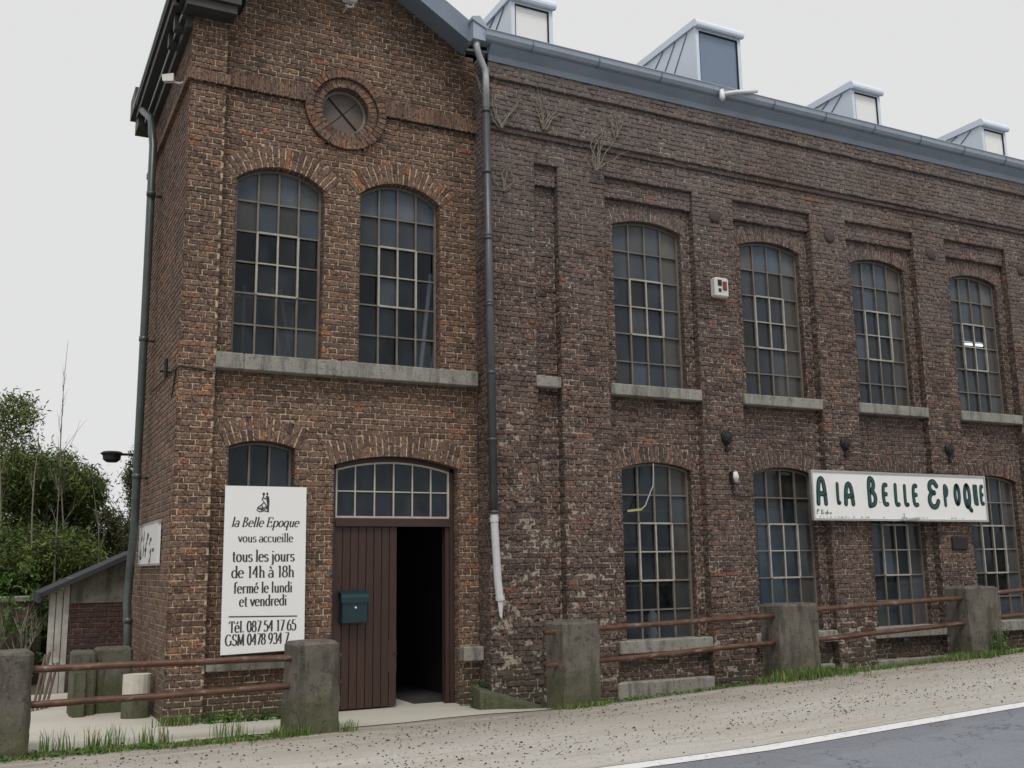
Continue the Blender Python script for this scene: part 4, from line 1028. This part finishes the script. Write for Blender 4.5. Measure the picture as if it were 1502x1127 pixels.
# ---- alarm box
al = empty('alarm_box', (9.22, WY-.06, 3.95), 'white wall box with a red lens, between two upper windows of the factory', 'alarm')
b = MB(); b.bbox(9.095, 9.345, WY-.13, WY-.004, 3.80, 4.09, .02); b.build('case', M['white_plastic'], al)
b = MB(); b.bbox(9.225, 9.30, WY-.145, WY-.13, 3.90, 4.03, .008); b.build('lens', M['red_plastic'], al)
b = MB(); b.box(9.14, 9.21, WY-.136, WY-.131, 3.96, 4.05); b.box(9.15, 9.20, WY-.136, WY-.131, 3.87, 3.92); b.build('grille', M['iron_black'], al)
# ---- small bulkhead lamp with looping cable
bl = empty('wall_lamp', (9.33, WY, 1.2), 'small grey bulkhead lamp with a looping black cable, beside the signboard', 'lamp')
b = MB(); b.tube([(9.33, WY-.05, 1.27), (9.335, WY-.055, 1.2), (9.34, WY-.05, 1.12)], [.04, .055, .035], 10); b.build('lamp_glass', M['white_plastic'], bl, True)
b = MB(); b.bbox(9.27, 9.32, WY-.07, WY, 1.10, 1.28, .01); b.build('lamp_base', M['iron_black'], bl)
b = MB(); b.tube([(9.32, WY-.02, 1.10), (9.305, WY-.02, 1.0), (9.33, WY-.02, .945), (9.45, WY-.02, .93), (9.6, WY-.02, .925), (9.72, WY-.02, .95)], .01, 6); b.build('cable', M['iron_black'], bl)
# ---- dark plaque
b = MB(); b.bbox(13.65, 14.0, WY-.03, WY-.003, .16, .35, .008); tag(b.build('plaque', M['iron_black']), 'small blank dark metal plaque under the right end of the painted signboard', 'plaque')
# ---- loose lead hanging down the first lower window
ld = empty('hanging_cable', (7.9, 11.55, .75), 'loose grey cable with a yellow plug end hanging over the first lower window', 'cable')
b = MB(); b.tube([(8.03, 11.57, 1.36), (8.02, 11.56, 1.2), (8.0, 11.555, 1.05), (7.93, 11.55, .92), (7.86, 11.55, .78), (7.80, 11.55, .735)], .009, 6); b.build('lead', M['sign_frame'], ld)
M['yellow'] = plain('yellow', (.40, .37, .14), .5)
b = MB(); b.hexa([(7.57, 11.54, .69), (7.80, 11.54, .715), (7.80, 11.56, .715), (7.57, 11.56, .69), (7.57, 11.54, .72), (7.80, 11.54, .745), (7.80, 11.56, .745), (7.57, 11.56, .72)]); b.build('plug', M['yellow'], ld)
# ---- floodlight under the left eaves, lamp on the far corner, lamp bracket on the gable
fd = empty('floodlight', (1.6, 12.3, 5.95), 'small white floodlight on an arm under the left eaves of the gabled building', 'lamp')
b = MB(); b.hexa([(1.49, 12.30, 5.93), (1.60, 12.16, 5.89), (1.64, 12.26, 5.91), (1.53, 12.40, 5.95), (1.48, 12.32, 6.02), (1.60, 12.18, 6.00), (1.63, 12.30, 6.04), (1.52, 12.42, 6.05)]); b.build('lamp_head', M['white_plastic'], fd)
b = MB(); b.tube([(1.62, 12.26, 5.92), (1.68, 12.18, 5.88), (1.733, 12.1, 5.88)], .012, 6); b.build('arm', M['white_plastic'], fd)
ln = empty('yard_lamp', (1.5, 15.0, 1.55), 'black yard lamp on a short arm, seen against the sky beyond the side downpipe', 'lamp')
b = MB(); b.tube([(1.40, 15.0, 1.60), (1.73, 15.0, 1.605)], .018, 6); b.build('arm', M['iron_black'], ln)
b = MB(); b.tube([(1.40, 15.0, 1.635), (1.40, 15.0, 1.61), (1.40, 15.0, 1.58), (1.40, 15.0, 1.525), (1.40, 15.0, 1.49)], [.12, .155, .12, .115, .07], 14); b.build('shade', M['iron_black'], ln)
gb = empty('gable_lamp', (3.62, 11.7, 7.1), 'little white lamp bracket high on the gable, just below the frame top', 'lamp')
b = MB(); b.tube([(3.60, 11.66, 7.13), (3.62, 11.62, 7.09), (3.68, 11.60, 7.10), (3.69, 11.62, 7.16)], .014, 6); b.tube([(3.62, 11.83, 7.12), (3.62, 11.62, 7.12)], .012, 6); b.build('arm', M['white_plastic'], gb)
b = MB(); b.bbox(3.55, 3.72, 11.54, 11.66, 7.15, 7.27, .015); b.build('lamp_head', M['white_plastic'], gb)

# ---- things seen through the panes
def stick(name, a, b_, r_, mat, label, cat, group=None):
    m_ = MB(); m_.tube([a, b_], r_, 8); return tag(m_.build(name, mat), label, cat, group)
stick('pole', (4.74, 12.05, 2.02), (5.0, 12.2, 3.85), .03, M['pole_white'], 'taller white pole leaning inside the right upper window of the gabled building', 'pole')
stick('pole', (4.86, 12.05, 2.02), (5.2, 12.25, 3.6), .025, M['pole_white'], 'shorter white pole leaning inside the right upper window of the gabled building', 'pole')
fr_ = empty('timber_trestle', (2.9, 12.5, 2.0), 'jumble of grey timber props inside the left upper window of the gabled building', 'trestle')
b = MB()
b.box(2.3, 3.6, 12.5, 12.56, 3.35, 3.42); b.build('rail', M['timber'], fr_)
for (xa, xb) in ((2.35, 2.35), (2.6, 2.6), (2.95, 3.15), (3.05, 3.3), (3.3, 3.02), (3.55, 3.55)):
    b = MB(); b.tube([(xa, 12.47, 3.5), (xb, 12.47, 2.0)], .025, 6); b.build('post', M['timber'], fr_)
def emis(name, c, s_):
    m = NT(name); m.p.inputs['Emission Color'].default_value = (*c, 1); m.p.inputs['Emission Strength'].default_value = s_; m.col(c); return m.mat
M['tube_lit'] = emis('tube_lit', (1, .97, .88), 2.5)
t_ = empty('ceiling_lamp', (17.75, 14, 4.4), 'lit strip lamp glimpsed through the upper factory window furthest right', 'lamp')
b = MB(); b.tube([(17.5, 14.0, 4.35), (18.05, 14.0, 4.36)], .022, 8); b.build('tube', M['tube_lit'], t_)
b = MB(); b.box(17.45, 18.1, 13.95, 14.05, 4.40, 4.45); b.tube([(17.6, 14, 4.45), (17.6, 14, 5.6)], .006, 5); b.tube([(17.95, 14, 4.45), (17.95, 14, 5.6)], .006, 5); b.build('fitting', M['white_plastic'], t_)
# stock stored behind the lower panes
def shelf(x0, x1, y, zf, h, label):
    e = empty('storage_shelf', ((x0+x1)/2, y, zf), label, 'shelf')
    n = 4
    for k in range(n):
        z = zf+.25+(h-.3)*k/(n-1); b = MB(); b.box(x0, x1, y-.15, y+.15, z, z+.03); b.build('board', M['timber'], e)
    for x in (x0, x1-.03):
        b = MB(); b.box(x, x+.03, y-.16, y-.13, zf, zf+h); b.build('post', M['timber'], e)
shelf(7.9, 9.3, 12.6, -1.1, 1.9, 'grey storage shelf dimly seen behind the first lower factory window')
shelf(16.5, 18.2, 12.7, -1.1, 1.9, 'storage shelf dimly seen behind the lower factory window at the right edge')
M['cloth_blue'] = plain('cloth_blue', (.19, .27, .30), .8, 0, .3, 2)
cu_ = empty('screen_panel', (11.1, 12.2, -1.1), 'pale blue screen standing behind the second lower factory window', 'screen')
b = MB(); b.box(10.3, 11.7, 12.2, 12.24, -1.05, .78); b.build('panel', M['cloth_blue'], cu_)
b = MB(); b.box(10.28, 10.31, 12.18, 12.26, -1.1, .8); b.box(11.7, 11.73, 12.18, 12.26, -1.1, .8); b.box(10.31, 11.7, 12.19, 12.25, .78, .81); b.build('frame', M['timber'], cu_)
b = MB(); b.bbox(13.0, 14.1, 12.3, 12.9, -1.1, -.35, .02); tag(b.build('crate', plain('crate_grey', (.26, .25, .24), .8)), 'pale crate standing behind the third lower factory window', 'crate')
b = MB(); b.tube([(8.22, 12.0, -1.1), (8.22, 12.0, -.96), (8.22, 12.0, -.86), (8.22, 12.0, -.78), (8.22, 12.0, -.70), (8.22, 12.0, -.62)], [.07, .075, .05, .07, .075, .02], 12); tag(b.build('figurine', plain('cream', (.6, .57, .46), .6), None, True), 'small cream figurine on the ledge behind the first lower factory window', 'figurine')
b = MB(); b.bbox(10.75, 11.15, 12.0, 12.05, 2.05, 2.85, .01); tag(b.build('canvas', plain('canvas_cream', (.55, .50, .42), .8)), 'cream board leaning inside the second upper factory window', 'board')

# ---- steel rail barriers with concrete posts
def barrier(label, posts, rails, loc):
    e = empty('guard_rail', loc, label, 'barrier', 'roadside barriers of concrete posts and pipes')
    for x0, x1, y0, y1, zt in posts:
        mb = MB(); zb2 = gz((x0+x1)/2, y0)-.12
        # battered, worn concrete post
        b = .03; nz = 7; rings = []
        for k in range(nz+1):
            z = zb2+(zt-zb2)*k/nz; ins = b if k == nz else 0; bat = .012*(1-k/nz)
            if k == nz-1: z = zt-b
            rr = []
            X0, X1, Y0, Y1 = x0-bat+ins, x1+bat-ins, y0-bat+ins, y1+bat-ins
            c = .025
            for (px, py) in ((X0+c, Y0), ((X0+X1)/2, Y0), (X1-c, Y0), (X1, Y0+c), (X1, (Y0+Y1)/2), (X1, Y1-c), (X1-c, Y1), ((X0+X1)/2, Y1), (X0+c, Y1), (X0, Y1-c), (X0, (Y0+Y1)/2), (X0, Y0+c)):
                rr.append((px+rnd.uniform(-.011, .011), py+rnd.uniform(-.011, .011), z+rnd.uniform(-.01, .006)))
            rings.append(rr)
        vs = [p for r_ in rings for p in r_]
        fs = [tuple(range(11, -1, -1)), tuple(range(nz*12, nz*12+12))]
        for k in range(nz):
            for i in range(12): fs.append((k*12+i, k*12+(i+1) % 12, (k+1)*12+(i+1) % 12, (k+1)*12+i))
        mb.mesh(vs, fs); mb.build('concrete_post', M['concrete_post'], e)
    for a, b2 in rails:
        mb = MB(); n = 8
        A2, B2 = Vector(a), Vector(b2)
        mb.tube([A2.lerp(B2, i/n)+Vector((0, rnd.uniform(-.004, .004), rnd.uniform(-.004, .004))) for i in range(n+1)], .033, 12); mb.build('pipe_rail', M['rail'], e, True)
    return e
RY = 10.46
barrier('rusty pipe rail barrier in front of the white opening hours panel, with two concrete posts',
        [(-.12, .40, 10.30, 10.72, -.69), (2.76, 3.225, 10.30, 10.72, -.72)],
        [((-.3, RY, -.85), (3.29, RY, -.885)), ((-.3, RY, -1.17), (3.30, RY, -1.155))], (1.5, 10.5, -1.6))
barrier('rusty pipe rail barrier below the long signboard, climbing with the road on broad concrete posts',
        [(5.83, 6.30, 10.28, 10.72, -.63), (9.03, 9.68, 10.34, 10.72, -.53), (12.52, 13.18, 10.34, 10.76, -.385), (16.2, 16.85, 10.34, 10.76, -.25)],
        [((5.68, RY, -.745), (9.4, RY, -.665)), ((5.70, RY, -1.12), (9.4, RY, -1.0)), ((9.4, RY, -.63), (12.9, RY, -.53)), ((9.4, RY, -1.02), (12.9, RY, -.885)), ((12.9, RY, -.50), (17.0, RY, -.34)), ((12.9, RY, -.855), (17.0, RY, -.70))], (11, 10.5, -1.45))

# ---- concrete ramp block by the door
b = MB()
b.hexa([(5.23, 11.22, -1.85), (6.15, 11.05, -1.85), (6.2, WY, -1.85), (5.3, TYG-.15, -1.85), (5.23, 11.25, -1.43), (6.05, 11.12, -1.70), (6.15, WY-.01, -1.68), (5.3, TYG-.15, -1.40)])
rp = tag(b.build('concrete_ramp', M['concrete_mossy']), 'sloping mossy concrete wedge between the open door and the nearest barrier post', 'ramp')
bv = rp.modifiers.new('bevel', 'BEVEL'); bv.width = .015; bv.segments = 2
# ---- yard things at the left
M['mortar_dark'] = mortar_mat('mortar_dark', (.15, .12, .10), (.09, .07, .06), (.03, .022, .02))
sh = empty('lean_to_shed', (1.3, 15.6, -1.65), 'low brick lean to with sloping black felt roof and white boards behind the side downpipe', 'shed')
b = MB(); brick_wall(b, front(15.55), 1.02, 1.85, -1.66, -.42, [], jit=.002, off=.02); b.build('wall', [M['mortar_dark'], brick_mat('brick_red', [(0, (.055, .02, .017)), (.5, (.095, .03, .024)), (1, (.14, .042, .03))], DARK, (.05, .03, .03))], sh)
b = MB(); b.hexa([(1.02, 15.54, -.42), (1.85, 15.54, -.42), (1.85, 17, -.42), (1.02, 17, -.42), (1.02, 15.54, -.08), (1.85, 15.54, .22), (1.85, 17, .22), (1.02, 17, -.08)]); b.build('render_band', M['concrete_mossy'], sh)
b = MB()
for i in range(3): b.bbox(.76+.088*i, .838+.088*i, 15.58, 15.61, -1.62, -.28+.05*i, .004, 0, .003)
b.build('white_boards', M['shed_wood'], sh)
b = MB(); b.hexa([(.62, 15.35, -.34), (1.86, 15.35, .24), (1.86, 17.2, .24), (.62, 17.2, -.34), (.62, 15.35, -.27), (1.86, 15.35, .31), (1.86, 17.2, .31), (.62, 17.2, -.27)]); b.box(.60, .64, 15.33, 17.22, -.40, -.262); b.build('roof', M['felt'], sh)
b = MB(); b.bbox(.90, 1.16, 12.85, 13.3, -1.66, -.90, .02, 0, .005); b.bbox(1.165, 1.56, 12.95, 13.35, -1.66, -.875, .02, 0, .004); b.bbox(.92, 1.05, 12.75, 12.848, -1.66, -1.1, .012, 0, .004)
tag(b.build('concrete_trough', M['trough_stone']), 'mossy concrete block trough standing in front of the brick lean to', 'trough')
dk = empty('drum_planter', (1.55, 12.35, -1.62), 'half round cream drum with dark lower band at the foot of the side downpipe', 'planter')
def halfdrum(z0, z1, r_, m_, nm):
    b = MB(); n = 16
    vs = []
    for z in (z0, z1):
        for i in range(n): t = 2*math.pi*i/n; vs.append((1.55+r_*math.cos(t), 12.42+r_*.8*math.sin(t), z))
    b.mesh(vs, [(i, (i+1) % n, n+(i+1) % n, n+i) for i in range(n)]+[tuple(range(n-1, -1, -1)), tuple(range(n, 2*n))]); b.build(nm, m_, dk, False)
halfdrum(-1.62, -1.36, .155, M['concrete_mossy'], 'base'); halfdrum(-1.36, -1.13, .15, M['barrel_cream'], 'drum')
gw = MB(); brick_wall(gw, front(17.0), -3, .74, -1.75, -.42, [], jit=.004, off=.02)
gw.box(-3, .745, 17.0, 17.35, -1.75, -.42, 1, (.3, 0, 0))
gwo = gw.build('garden_wall', [M['mortar_old'], M['brick_old']]); tag(gwo, 'low old brick garden wall half hidden by ivy at the left edge', 'wall')
b = MB(); b.bbox(-3.03, .78, 16.95, 17.4, -.42, -.34, .015, 0, .005); b.build('coping', M['concrete_slab'], gwo)
bd = MB()
for i in range(4):
    a = .55+.05*i; bd.tube([(a, 13.6+.06*i, -1.62), (a+.12, 13.9+.06*i, -1.05+rnd.uniform(-.1, .1))], .016, 6)
tag(bd.build('stick_bundle', M['timber']), 'short bundle of weathered sticks between the first concrete post and the trough', 'sticks')

# ------------------------------------------------------------------ plants
def leaf(mb, p, s_, val, up_bias=.3, elong=1.6):
    d = Vector((rnd.gauss(0, 1), rnd.gauss(0, 1), rnd.gauss(0, 1)+up_bias)).normalized()
    e = d.orthogonal().normalized(); e.rotate(Matrix.Rotation(rnd.uniform(0, 6.28), 3, d)); f = d.cross(e)
    a = e*s_*elong*.5; b = f*s_*.5
    mb.face([p-a, p+b*.7, p+a, p-b*.7], 0, (val, 0, 0))
def branchy(mb, p, d, L, r_, depth, tips, spread=.5, upw=.15, seg=5):
    pts = [p.copy()]; rr = [r_]
    q = p.copy(); dd = d.copy()
    for i in range(seg):
        dd = (dd + Vector((rnd.gauss(0, .10), rnd.gauss(0, .10), rnd.gauss(0, .06)+upw*.2))).normalized()
        q = q + dd*(L/seg); pts.append(q.copy()); rr.append(r_*(1-.75*(i+1)/seg))
    mb.tube(pts, rr, 6 if r_ > .02 else 4, cap=False)
    if depth == 0:
        tips.append((pts, dd)); return
    n = rnd.randint(3, 5)
    for k in range(n):
        t = rnd.uniform(.3, 1.0); i = min(seg, int(t*seg)); b0 = pts[i]
        sd_ = Vector((rnd.gauss(0, 1), rnd.gauss(0, 1), rnd.gauss(0, .5))).normalized()
        nd = (dd*(1-spread)+sd_*spread+Vector((0, 0, upw))).normalized()
        branchy(mb, b0, nd, L*rnd.uniform(.5, .75), max(.004, rr[i]*.7), depth-1, tips, spread, upw, seg)
def tree(name, x, y, h, rx, label, cat, lm, n_leaf, ls, stems=3, group=None, shape='ovoid', skirt=.05, bark='bark', clump=26, el=2.0):
    z0 = gz(x, y)
    e = empty(name, (x, y, z0), label, cat, group)
    tb = MB(); tips = []
    for k in range(stems):
        a = rnd.uniform(0, 6.28); o = Vector((x+.25*rx*math.cos(a)*(stems > 1), y+.25*rx*math.sin(a)*(stems > 1), z0-.05))
        d = Vector((math.cos(a)*.12, math.sin(a)*.12, 1)).normalized()
        branchy(tb, o, d, h*rnd.uniform(.45, .6), .035+.012*h, 2, tips, .45, .2)
    tb.build('trunk', M[bark], e, True)
    if n_leaf:
        lb = MB()
        # leaf clumps spread through the crown volume, denser towards the outside
        cl = []
        for i in range(max(12, n_leaf//clump)):
            while True:
                u, v, w_2 = rnd.uniform(-1, 1), rnd.uniform(-1, 1), rnd.uniform(0, 1)
                if shape == 'cone': lim = max(.02, (1-w_2)**.55*(.8+.35*math.sin(w_2*21+x)))
                else: lim = math.sqrt(max(0.02, 1-(2*w_2-1)**2))*(.85+.25*math.sin(w_2*13+x*3))
                rr2 = math.hypot(u, v)
                if rr2 < lim and rnd.random() < .25+.75*(rr2/lim): break
            cl.append(Vector((x+u*rx, y+v*rx, z0+h*(skirt+(1-skirt)*w_2))))
        for c in cl:
            base = min(1, max(0, rnd.gauss(.42, .24))); sp = rnd.uniform(.07, .2)*max(.6, rx*.55)
            for j in range(clump):
                p = c+Vector((rnd.gauss(0, sp), rnd.gauss(0, sp), rnd.gauss(0, sp*1.1)))
                if p.z < z0: continue
                leaf(lb, p, ls*rnd.uniform(.6, 1.3), min(1, max(0, base+rnd.gauss(0, .16))), elong=el, up_bias=.3)
        lb.build('crown', M[lm], e)
    return e
tree('evergreen_tree', .15, 21.5, 5.0, 1.75, 'tallest dark evergreen tree at the left edge, crowded with bare stems', 'tree', 'leaf_dark', 90000, .038, 3, shape='cone', clump=48, el=3.2)
tree('evergreen_tree', -1.6, 23, 5.2, 1.6, 'dark evergreen tree cut by the left edge of the photo', 'tree', 'leaf_dark', 20000, .06, 2, shape='cone', clump=40, el=3.2)
tree('evergreen_tree', 1.1, 22.5, 4.0, 1.1, 'shorter evergreen tree at the foot of the tall bare sapling', 'tree', 'leaf_dark', 64000, .038, 3, shape='ovoid', clump=48, el=3.0)
tree('leafy_tree', 3.05, 24, 4.5, .62, 'olive leafed tree right behind the side wall and its black yard lamp', 'tree', 'leaf_olive', 36000, .038, 4, shape='ovoid', clump=40, el=2.4)
tree('hedge_shrub', 2.1, 23.5, 2.95, 1.0, 'dense olive shrub in the gap below the black yard lamp', 'shrub', 'leaf_olive', 42000, .038, 3, shape='ovoid', clump=40, el=2.4)
tree('hedge_shrub', .9, 19.6, 2.3, .95, 'dark shrub above the felt roof of the lean to', 'shrub', 'leaf_dark', 40000, .032, 3, shape='ovoid', clump=40, el=2.6)
tree('hedge_shrub', -.2, 19.4, 2.6, 1.0, 'dark shrub behind the ivy covered garden wall', 'shrub', 'leaf_dark', 40000, .032, 3, shape='ovoid', clump=40, el=2.6)
tree('ivy_bush', .35, 16.75, 1.7, .55, 'bright budding bush spilling over the garden wall', 'shrub', 'leaf_bright', 1000, .045, 4, shape='ovoid', bark='bark_pale')
# bare saplings in front of the evergreens
def sapling(x, y, h, r_, label, depth=2, spread=.3, arms=7, al=.17):
    z0 = gz(x, y); e = empty('bare_sapling', (x, y, z0), label, 'tree')
    b = MB(); tips = []; pts = []; q = Vector((x, y, z0-.05)); d = Vector((rnd.uniform(-.05, .05), 0, 1)).normalized()
    n = 12
    for i in range(n+1):
        pts.append(q.copy()); d = (d+Vector((rnd.gauss(0, .03), rnd.gauss(0, .03), 0))).normalized(); q = q+d*h/n
    b.tube(pts, [r_*(1-.88*i/n) for i in range(n+1)], 7, cap=False); b.build('trunk', M['bark_pale'], e, True)
    b = MB()
    for k in range(arms):
        i = rnd.randint(3, n-1); a = rnd.uniform(0, 6.28)
        branchy(b, pts[i], Vector((math.cos(a)*.4, math.sin(a)*.4, 1)).normalized(), h*rnd.uniform(.6, 1.2)*al*(1.25-.7*i/n), max(.006, r_*.45*(1-.6*i/n)), 1, tips, spread, .35)
    b.build('branches', M['bark_pale'], e, True)
    return e
sapling(1.38, 21.0, 6.1, .024, 'tallest thin bare sapling, its top far above the evergreens', arms=9, al=.1)
sapling(.66, 19.2, 4.0, .034, 'bare grey sapling left of the tallest one, against dark evergreen leaves', arms=5)
sapling(1.0, 18.9, 3.3, .03, 'bare forked sapling rising just over the shed roof', arms=5)
sapling(.28, 19.9, 4.5, .034, 'bare sapling nearest the left edge, topping the tall evergreen', arms=5)
sapling(1.9, 20.5, 3.4, .022, 'slim bare sapling nearest the side downpipe', arms=4)
# dead climber on the factory wall
dv = empty('dead_climber', (6.0, WY, 5.7), 'withered climbing plant stems clinging to the factory wall beside the grey downpipe', 'plant')
def vine(x, z, n, L, spread, Yv):
    b = MB()
    for k in range(n):
        q = Vector((x+rnd.uniform(-.05, .05), Yv, z)); d = Vector((rnd.uniform(-spread, spread), 0, 1)).normalized(); pts = [q.copy()]
        m_ = rnd.randint(5, 9)
        for i in range(m_):
            d = (d+Vector((rnd.gauss(0, .35), 0, rnd.gauss(0, .2)))).normalized(); q = q+d*L/m_*rnd.uniform(.6, 1.2); q.y = Yv-rnd.uniform(.0, .03); pts.append(q.copy())
        b.tube(pts, [.009*(1-.8*i/m_) for i in range(m_+1)], 5, cap=False)
    return b
for a in ((5.68, 5.75, 6, .8, .9, WY-.09), (6.35, 5.85, 8, .65, .5, WY-.09), (7.15, 5.4, 7, .9, .5, WY-.085), (7.5, 5.95, 5, .5, .4, WY-.09), (5.75, 4.9, 4, .7, .4, WY-.02)):
    vine(*a).build('stem', M['bark_pale'], dv)
# grass and weeds
def blades(mb, x, y, n, h, sp, lean_=.35):
    for i in range(n):
        px, py = x+rnd.gauss(0, sp), y+rnd.gauss(0, sp*.6); z = gz(px, py)+.005
        a = rnd.uniform(0, 6.28); hh = h*rnd.uniform(.5, 1.25); l = hh*rnd.uniform(.1, lean_+.3); w2 = rnd.uniform(.003, .007)
        dx, dy = math.cos(a), math.sin(a); v = min(.88, max(0, rnd.gauss(.45, .22))) if rnd.random() < .87 else 1.0
        b0 = Vector((px, py, z)); nx = Vector((-dy, dx, 0))*w2
        m1 = b0+Vector((dx*l*.35, dy*l*.35, hh*.6)); t1 = b0+Vector((dx*l, dy*l, hh))
        mb.face([b0-nx, b0+nx, m1+nx*.7, m1-nx*.7], 0, (v, 0, 0)); mb.face([m1-nx*.7, m1+nx*.7, t1], 0, (v, 0, 0))
g = MB()
for i in range(520):
    x = rnd.uniform(-2.5, 2.75); y = 10.30+rnd.gauss(0, .07)+.05*math.sin(x*2.3)
    blades(g, x, y, 13, .04, .05)
for x in (.55, .7, .95, 1.05, 1.15, 1.4, 1.55, 2.1, 2.25): blades(g, x, 10.45, 26, .2, .045, .15)
for x in (2.72, 2.85, 2.62, 3.3): blades(g, x, 10.24, 60, .11, .07)
for x in (1.85, 1.95, 1.78): blades(g, x, 11.58, 60, .12, .06)
tag(g.build('grass', M['grass']), 'ragged strip of green grass between walkway and road by the first barrier', 'grass', kind='stuff')
g = MB()
for i in range(460):
    x = rnd.uniform(9.6, 18); y = 10.5+rnd.gauss(0, .16)-.1*(x < 11)
    if rnd.random() < .4*(.5+.5*math.sin(x*5)): continue
    blades(g, x, y, 16, .065, .08)
for i in range(120): blades(g, 9.3+rnd.gauss(0, .3), 10.2+rnd.gauss(0, .08), 14, .13, .06)
for i in range(60): blades(g, 12.4+rnd.gauss(0, .35), 10.26+rnd.gauss(0, .06), 14, .11, .06)
for i in range(26):
    x = rnd.uniform(6.4, 9.2); blades(g, x, 10.5+(x-6.4)*.07+rnd.gauss(0, .1), 18, .04, .05)
for i in range(26): blades(g, 6.05+rnd.gauss(0, .2), 10.2+rnd.gauss(0, .04), 14, .06, .04)
tag(g.build('verge_grass', M['grass']), 'bright green grass verge along the foot of the second barrier', 'grass', kind='stuff')
vb = MB()
for i in range(420):
    if i < 170: x = rnd.uniform(-2, 2.7); y = 10.32+rnd.gauss(0, .09)
    elif i < 330: x = rnd.uniform(9, 17); y = 10.45+rnd.gauss(0, .16)
    else: x = rnd.uniform(6.3, 9.3); y = 10.55+(x-6.3)*.1+rnd.gauss(0, .16)
    for j in range(6):
        leaf(vb, Vector((x+rnd.gauss(0, .03), y+rnd.gauss(0, .03), gz(x, y)+rnd.uniform(.008, .045))), rnd.uniform(.02, .05), rnd.random()*.8, 2.0, 1.3)
tag(vb.build('ground_leaves', M['leaf_bright']), 'low broad leaved weeds scattered through both grass strips', 'weeds', kind='stuff')
def weed(x, y, n, s_, hgt, label, group='weeds at the wall foot'):
    b = MB(); z0 = gz(x, y)
    for k in range(n):
        px, py = x+rnd.gauss(0, s_), y+rnd.gauss(0, s_*.25)
        hh = hgt*rnd.uniform(.3, 1.0)
        b.tube([(px, py, z0-.01), (px+rnd.gauss(0, .015), py, z0+hh)], .003, 4)
        for j in range(7): leaf(b, Vector((px+rnd.gauss(0, .02), py+rnd.gauss(0, .02), z0+hh*rnd.uniform(.3, 1))), rnd.uniform(.02, .045), rnd.random(), 1.5, 1.4)
    return tag(b.build('weed', M['leaf_bright']), label, 'plant', group)
weed(2.35, 11.62, 40, .13, .16, 'leafy weed clump at the wall foot under the left end of the low window')
weed(2.85, 11.66, 34, .14, .12, 'leafy weed clump at the wall foot just left of the second concrete post')
weed(5.40, 11.58, 26, .06, .36, 'small weed growing on top of the concrete wedge beside the door')
weed(13.0, 10.28, 20, .12, .5, 'yellowish weed climbing the front of the third broad concrete post')
# loose grit on the shoulder
pb = MB()
for i in range(3600):
    x = rnd.uniform(.3, 17); y = rnd.choice((rnd.uniform(7.35, 10.2), rnd.gauss(9.6, .35), rnd.gauss(8.3, .25)))
    if not 7.33 < y < 10.4: continue
    s_ = rnd.uniform(.006, .016) * (1.6 if rnd.random() < .06 else 1); z = gz(x, y)+.009
    t = rnd.random()
    pb.mesh([(x-s_, y, z), (x, y-s_*.8, z), (x+s_, y+s_*.2, z), (x, y+s_, z), (x+s_*.1, y, z+s_*.8)], [(0, 1, 4), (1, 2, 4), (2, 3, 4), (3, 0, 4)], 0, (t, 0, 0))
gm = NT('grit'); gm.col(gm.ramp(gm.attr()[0], [(0, (.03, .027, .024)), (.7, (.07, .06, .05)), (.9, (.25, .23, .2)), (1, (.4, .37, .33))])).rough(.9)
tag(pb.build('gravel', gm.mat), 'loose grit scattered over the tan road shoulder', 'gravel', kind='stuff')
